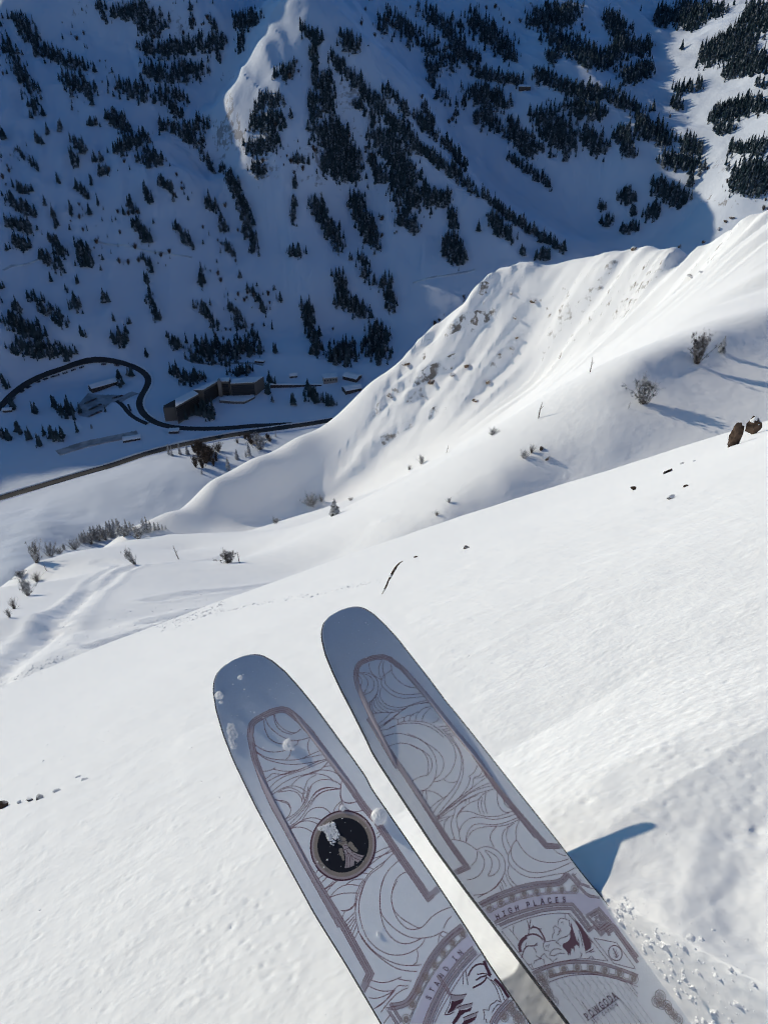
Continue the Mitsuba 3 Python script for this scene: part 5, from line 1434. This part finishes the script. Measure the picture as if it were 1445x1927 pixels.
sp = Ink(SL, 0.00028)
scallops(sp, SL, C8, S3, -1, 36)
sp.done('scroll_chain', 'ink_bronze')
for x, y, q in ((1250, 790, .004), (1240, 840, .004), (1290, 860, .004), (1330, 900, .004), (1360, 940, .004), (1300, 930, .003)):
    scroll(SL, C8, x, y, q, 1.6)
tx = Ink(SL, 0.00034)
for ch, x, y, a in (('S', 445, 715, 62), ('T', 480, 640, 60), ('A', 525, 578, 58), ('N', 570, 503, 56), ('D', 615, 433, 54), ('I', 698, 333, 51), ('N', 752, 277, 48)):
    tx.letter(ch, crop(C8, f'{x} {y}')[0], a, 10.4, 0.74)
tx.done('lettering', 'ink_maroon', 'dark maroon lettering STAND IN')
pg = Ink(SL, 0.00020)
for t in ('670 745 700 750 790 720 770 765 720 790 690 840 625 875 660 800', '740 838 820 828 870 802 850 845 800 860 760 890 720 950 690 975 670 960 720 885', '790 938 880 905 920 882 890 935 850 960 790 985 760 985'):
    pg.fill(crop(C8, t))
for t, w in (('985 355 1000 400 1030 470 1048 500', .0044), ('830 505 860 440 920 390 985 390', .0022), ('915 490 1000 480 1050 515', .0016), ('905 545 960 512 1010 500', .0020), ('875 620 930 592 980 560 1012 512', .0022), ('780 585 778 460', .0012), ('805 440 815 520 828 590', .0012), ('1085 535 1150 600 1195 670 1225 715', .0042)):
    pg.line(crop(C8, t), w * 0.62)
for t in ('1020 520 1090 600 1130 700 1150 760', '1050 540 1110 590 1160 680 1180 740', '975 830 1040 830 1035 790 1080 770 1100 740 1150 760', '975 830 990 880 980 930', '1060 860 1070 820 1110 810 1120 770 1160 790', '655 680 720 692 818 678', '660 695 655 760 600 880', '720 815 760 795 880 765', '780 910 850 880 930 850', '600 880 640 880 700 850', '1000 920 1010 960'):
    pg.line(crop(C8, t), 0.0007)
pg.done('pagoda_picture', 'ink_maroon', 'maroon picture of a pagoda with bare branches')
rf = Ink(SL, 0.00015)
for t in ('655 685 720 695 818 678 790 718 700 748 670 742', '720 818 760 798 880 765 860 805 740 836', '780 912 850 884 930 850 905 890 790 936', '720 785 775 772 750 800 715 830 690 840'):
    rf.fill(crop(C8, t))
rf.done('pagoda_roof', 'ink_mauve', 'mauve tiers of the pagoda roof')
# the badge
cx, cy = 728, 773
R0 = 0.0345 * 1.0
uvc = SL.uv(crop(C10, f'{cx} {cy}'))[0]
R0 = float(np.linalg.norm(SL.uv(crop(C10, f'{cx + 600} {cy}'))[0] - SL.uv(crop(C10, f'{cx - 600} {cy}'))[0]) / 2)
for name, rad, lift, mat, lab in (('badge', 1.0, .00030, 'ink_maroon', 'dark red rim of the round badge'), ('badge__ring', .955, .00038, 'ink_rose', 'patterned rose and tan ring of the badge'), ('badge__band', .89, .00044, 'ink_tan', 'tan band of the badge'), ('badge__disc', .775, .00056, 'ink_black', 'black centre of the round badge')):
    k = Ink(SL, lift)
    k.circle(crop(C10, f'{cx} {cy}'), R0 * rad)
    k.done(name, mat, lab)
k = Ink(SL, 0.00052)
for i in range(44):
    a = 2 * math.pi * i / 44
    e = np.array([math.cos(a), math.sin(a)])
    f = np.array([-e[1], e[0]])
    c = uvc + e * R0 * 0.83
    q = R0 * 0.036
    k.line(np.array([c - f * q - e * q, c - f * q + e * q, c + f * q + e * q, c + f * q - e * q, c - f * q * .2 - e * q, c - f * q * .2 + e * q * .3]), 0.00045, straight=True, uv=True)
k.circle(crop(C10, f'{cx} {cy}'), R0 * .885, 0.0004)
k.done('badge__key_pattern', 'ink_bronze', 'brown key pattern round the badge')
k = Ink(SL, 0.00064)
for t in ('760 1205 775 1080 770 960 745 880 720 800 690 760 660 740 690 680 730 665 760 700 800 770 830 830 880 890 980 940 1110 975 1060 1040 1000 1105 935 1060 930 1150 850 1185'.split(),):
    k.fill(crop(C10, ' '.join(t)))
k.done('badge__roof_finial', 'ink_rose', 'rose roof ridge and finial on the badge')
k = Ink(SL, 0.00070)
for t in ('795 1200 800 1080 790 950', '850 1180 855 1050 840 960 790 880', '900 1050 860 950', '880 900 960 970 1085 1010', '860 960 960 1030 1040 1060', '745 800 800 790', '690 720 770 710', '720 880 830 840', '790 950 850 930', '700 760 740 730 760 760 730 780 700 760'):
    k.line(crop(C10, t), 0.0005)
k.done('badge__line', 'ink_maroon')
k = Ink(SL, 0.00068)
for x, y, q in ((860, 770, .0026), (900, 820, .0022), (940, 860, .0020), (975, 885, .0014), (690, 880, .0022), (700, 940, .0022), (725, 1000, .0016), (735, 1040, .0012), (690, 660, .0022), (740, 690, .0022), (665, 740, .0016), (720, 750, .0022), (775, 740, .0016)):
    k.circle(crop(C10, f'{x} {y}'), q)
k.done('badge__scroll', 'ink_tan', 'tan scrollwork beside the finial')


# ------------------------------------------------------------------ snow on the skis
def clump(name, ski, px, wpx, hpx, rise, label, turn=0.0, seed=1, sub=4, rough=0.9):
    uv = ski.uv([px])[0]
    o = ski.xyz(uv[None], np.zeros(1))[0]
    m = px_size(o, 1.0)
    v, f = chunk(seed, sub, rough)
    v = v * (1 + 0.35 * (fbm(v * 6 + seed, 2, seed) - 0.5))[:, None]
    a = math.radians(turn)
    x = v[:, 0] * math.cos(a) * wpx - v[:, 1] * math.sin(a) * hpx
    y = v[:, 0] * math.sin(a) * wpx + v[:, 1] * math.cos(a) * hpx
    right, down = np.array([1.0, 0, 0]), np.cross(np.array([1.0, 0, 0]), SKI_N)
    right = right - SKI_N * np.dot(right, SKI_N)
    right /= np.linalg.norm(right)
    down = np.cross(right, SKI_N)
    s = 2 * ski.bend_k * max(0, uv[0] - ski.bend_from)
    nn = SKI_N - s * SKI_A
    nn /= np.linalg.norm(nn)
    P = o + (x[:, None] * right + y[:, None] * down) * m / 2 + nn * (v[:, 2] * 0.5 + 0.32)[:, None] * rise * m
    key = numbered(name)
    scene[key] = mikit.ply((P, f), 'clod_snow', smooth=True)
    tag(key, label, 'snow clump')


def crust(name, ski, poly, n, size, label, seed):
    """a patch of crumbly snow: many small clods packed together on the top sheet"""
    r = np.random.default_rng(seed)
    g = Polygon(poly)
    x0, y0, x1, y1 = g.bounds
    pts, sz = [], []
    while len(pts) < n:
        x, y = r.uniform(x0, x1), r.uniform(y0, y1)
        if g.contains(Point(x, y)):
            q = px_size(ski.O, size) * r.uniform(0.6, 1.3)
            uv = ski.uv([(x, y)])
            pts.append(ski.xyz(uv, np.full(1, q * r.uniform(0.1, 2.2)))[0])
            sz.append(q)
    key = numbered(name)
    scene[key] = mikit.ply(heap(pts, sz, seed, True), 'clod_snow')
    tag(key, label, 'snow patch')


clump('snow_clump', SL, (413, 1310), 15, 14, 12, 'small lump of snow on the left edge of the left ski tip', 10, 1)
clump('snow_clump', SL, (416, 1322), 7, 6, 6, 'tiny lump just below the lump on the left ski tip', 0, 2, 3)
clump('snow_clump', SL, (452, 1276), 9, 8, 7, 'single small lump near the top of the left ski tip', 0, 3, 3)
crust('snow_crust', SL, [(429, 1362), (440, 1361), (443, 1374), (448, 1380), (446, 1390), (441, 1394), (446, 1402), (444, 1411), (436, 1411), (431, 1396), (428, 1380)], 300, 1.25, 'long crust of crumbly snow along the left ski edge below the tip', 4)
clump('snow_clump', SL, (542, 1403), 17, 19, 12, 'crumbly lump of snow inside the upper art of the left ski', 0, 6)
clump('snow_clump', SL, (551, 1409), 7, 7, 6, 'tiny lump right beside the crumbly lump on the left ski', 0, 7, 3)
clump('snowball', SL, (714, 1539), 27, 29, 26, 'white snowball on the right edge of the left ski beside the badge', 0, 8, 4, 0.35)
crust('snow_crust', SL, [(598, 1557), (612, 1553), (626, 1547), (632, 1552), (636, 1565), (640, 1574), (633, 1582), (627, 1592), (620, 1588), (614, 1574), (610, 1564), (600, 1564)], 420, 1.25, 'ragged patch of crumbly snow on the black badge', 9)
clump('snow_clump', SL, (645, 1522), 8, 9, 7, 'small lump of snow just above the badge', 0, 11, 3)
clump('snow_clump', SL, (712, 1759), 6, 9, 5, 'tiny drop of snow below the badge on the cloud art', 0, 12, 3)
r = np.random.default_rng(9)
pts, sz = [], []
for s, box, n in ((SL, (420, 560, 1240, 1420), 70), (SR, (620, 760, 1160, 1300), 40), (SL, (590, 700, 1535, 1640), 40), (SL, (520, 800, 1420, 1900), 50), (SR, (700, 1050, 1300, 1850), 40)):
    for _ in range(n):
        uv = s.uv([(r.uniform(*box[:2]), r.uniform(*box[2:]))])
        l, q = s.sides(uv[:, 0])
        if l[0] + .003 < uv[0, 1] < q[0] - .003:
            p = s.xyz(uv, np.full(1, 0.0012))[0]
            pts.append(p)
            sz.append(px_size(p, 1.0) * min(1.8, 0.35 + r.exponential(0.3)))
scene['snow_specks'] = mikit.ply(heap(pts, sz, 7), 'clod_snow')
tag('snow_specks', 'fine specks of snow dusted over both skis', kind='stuff')
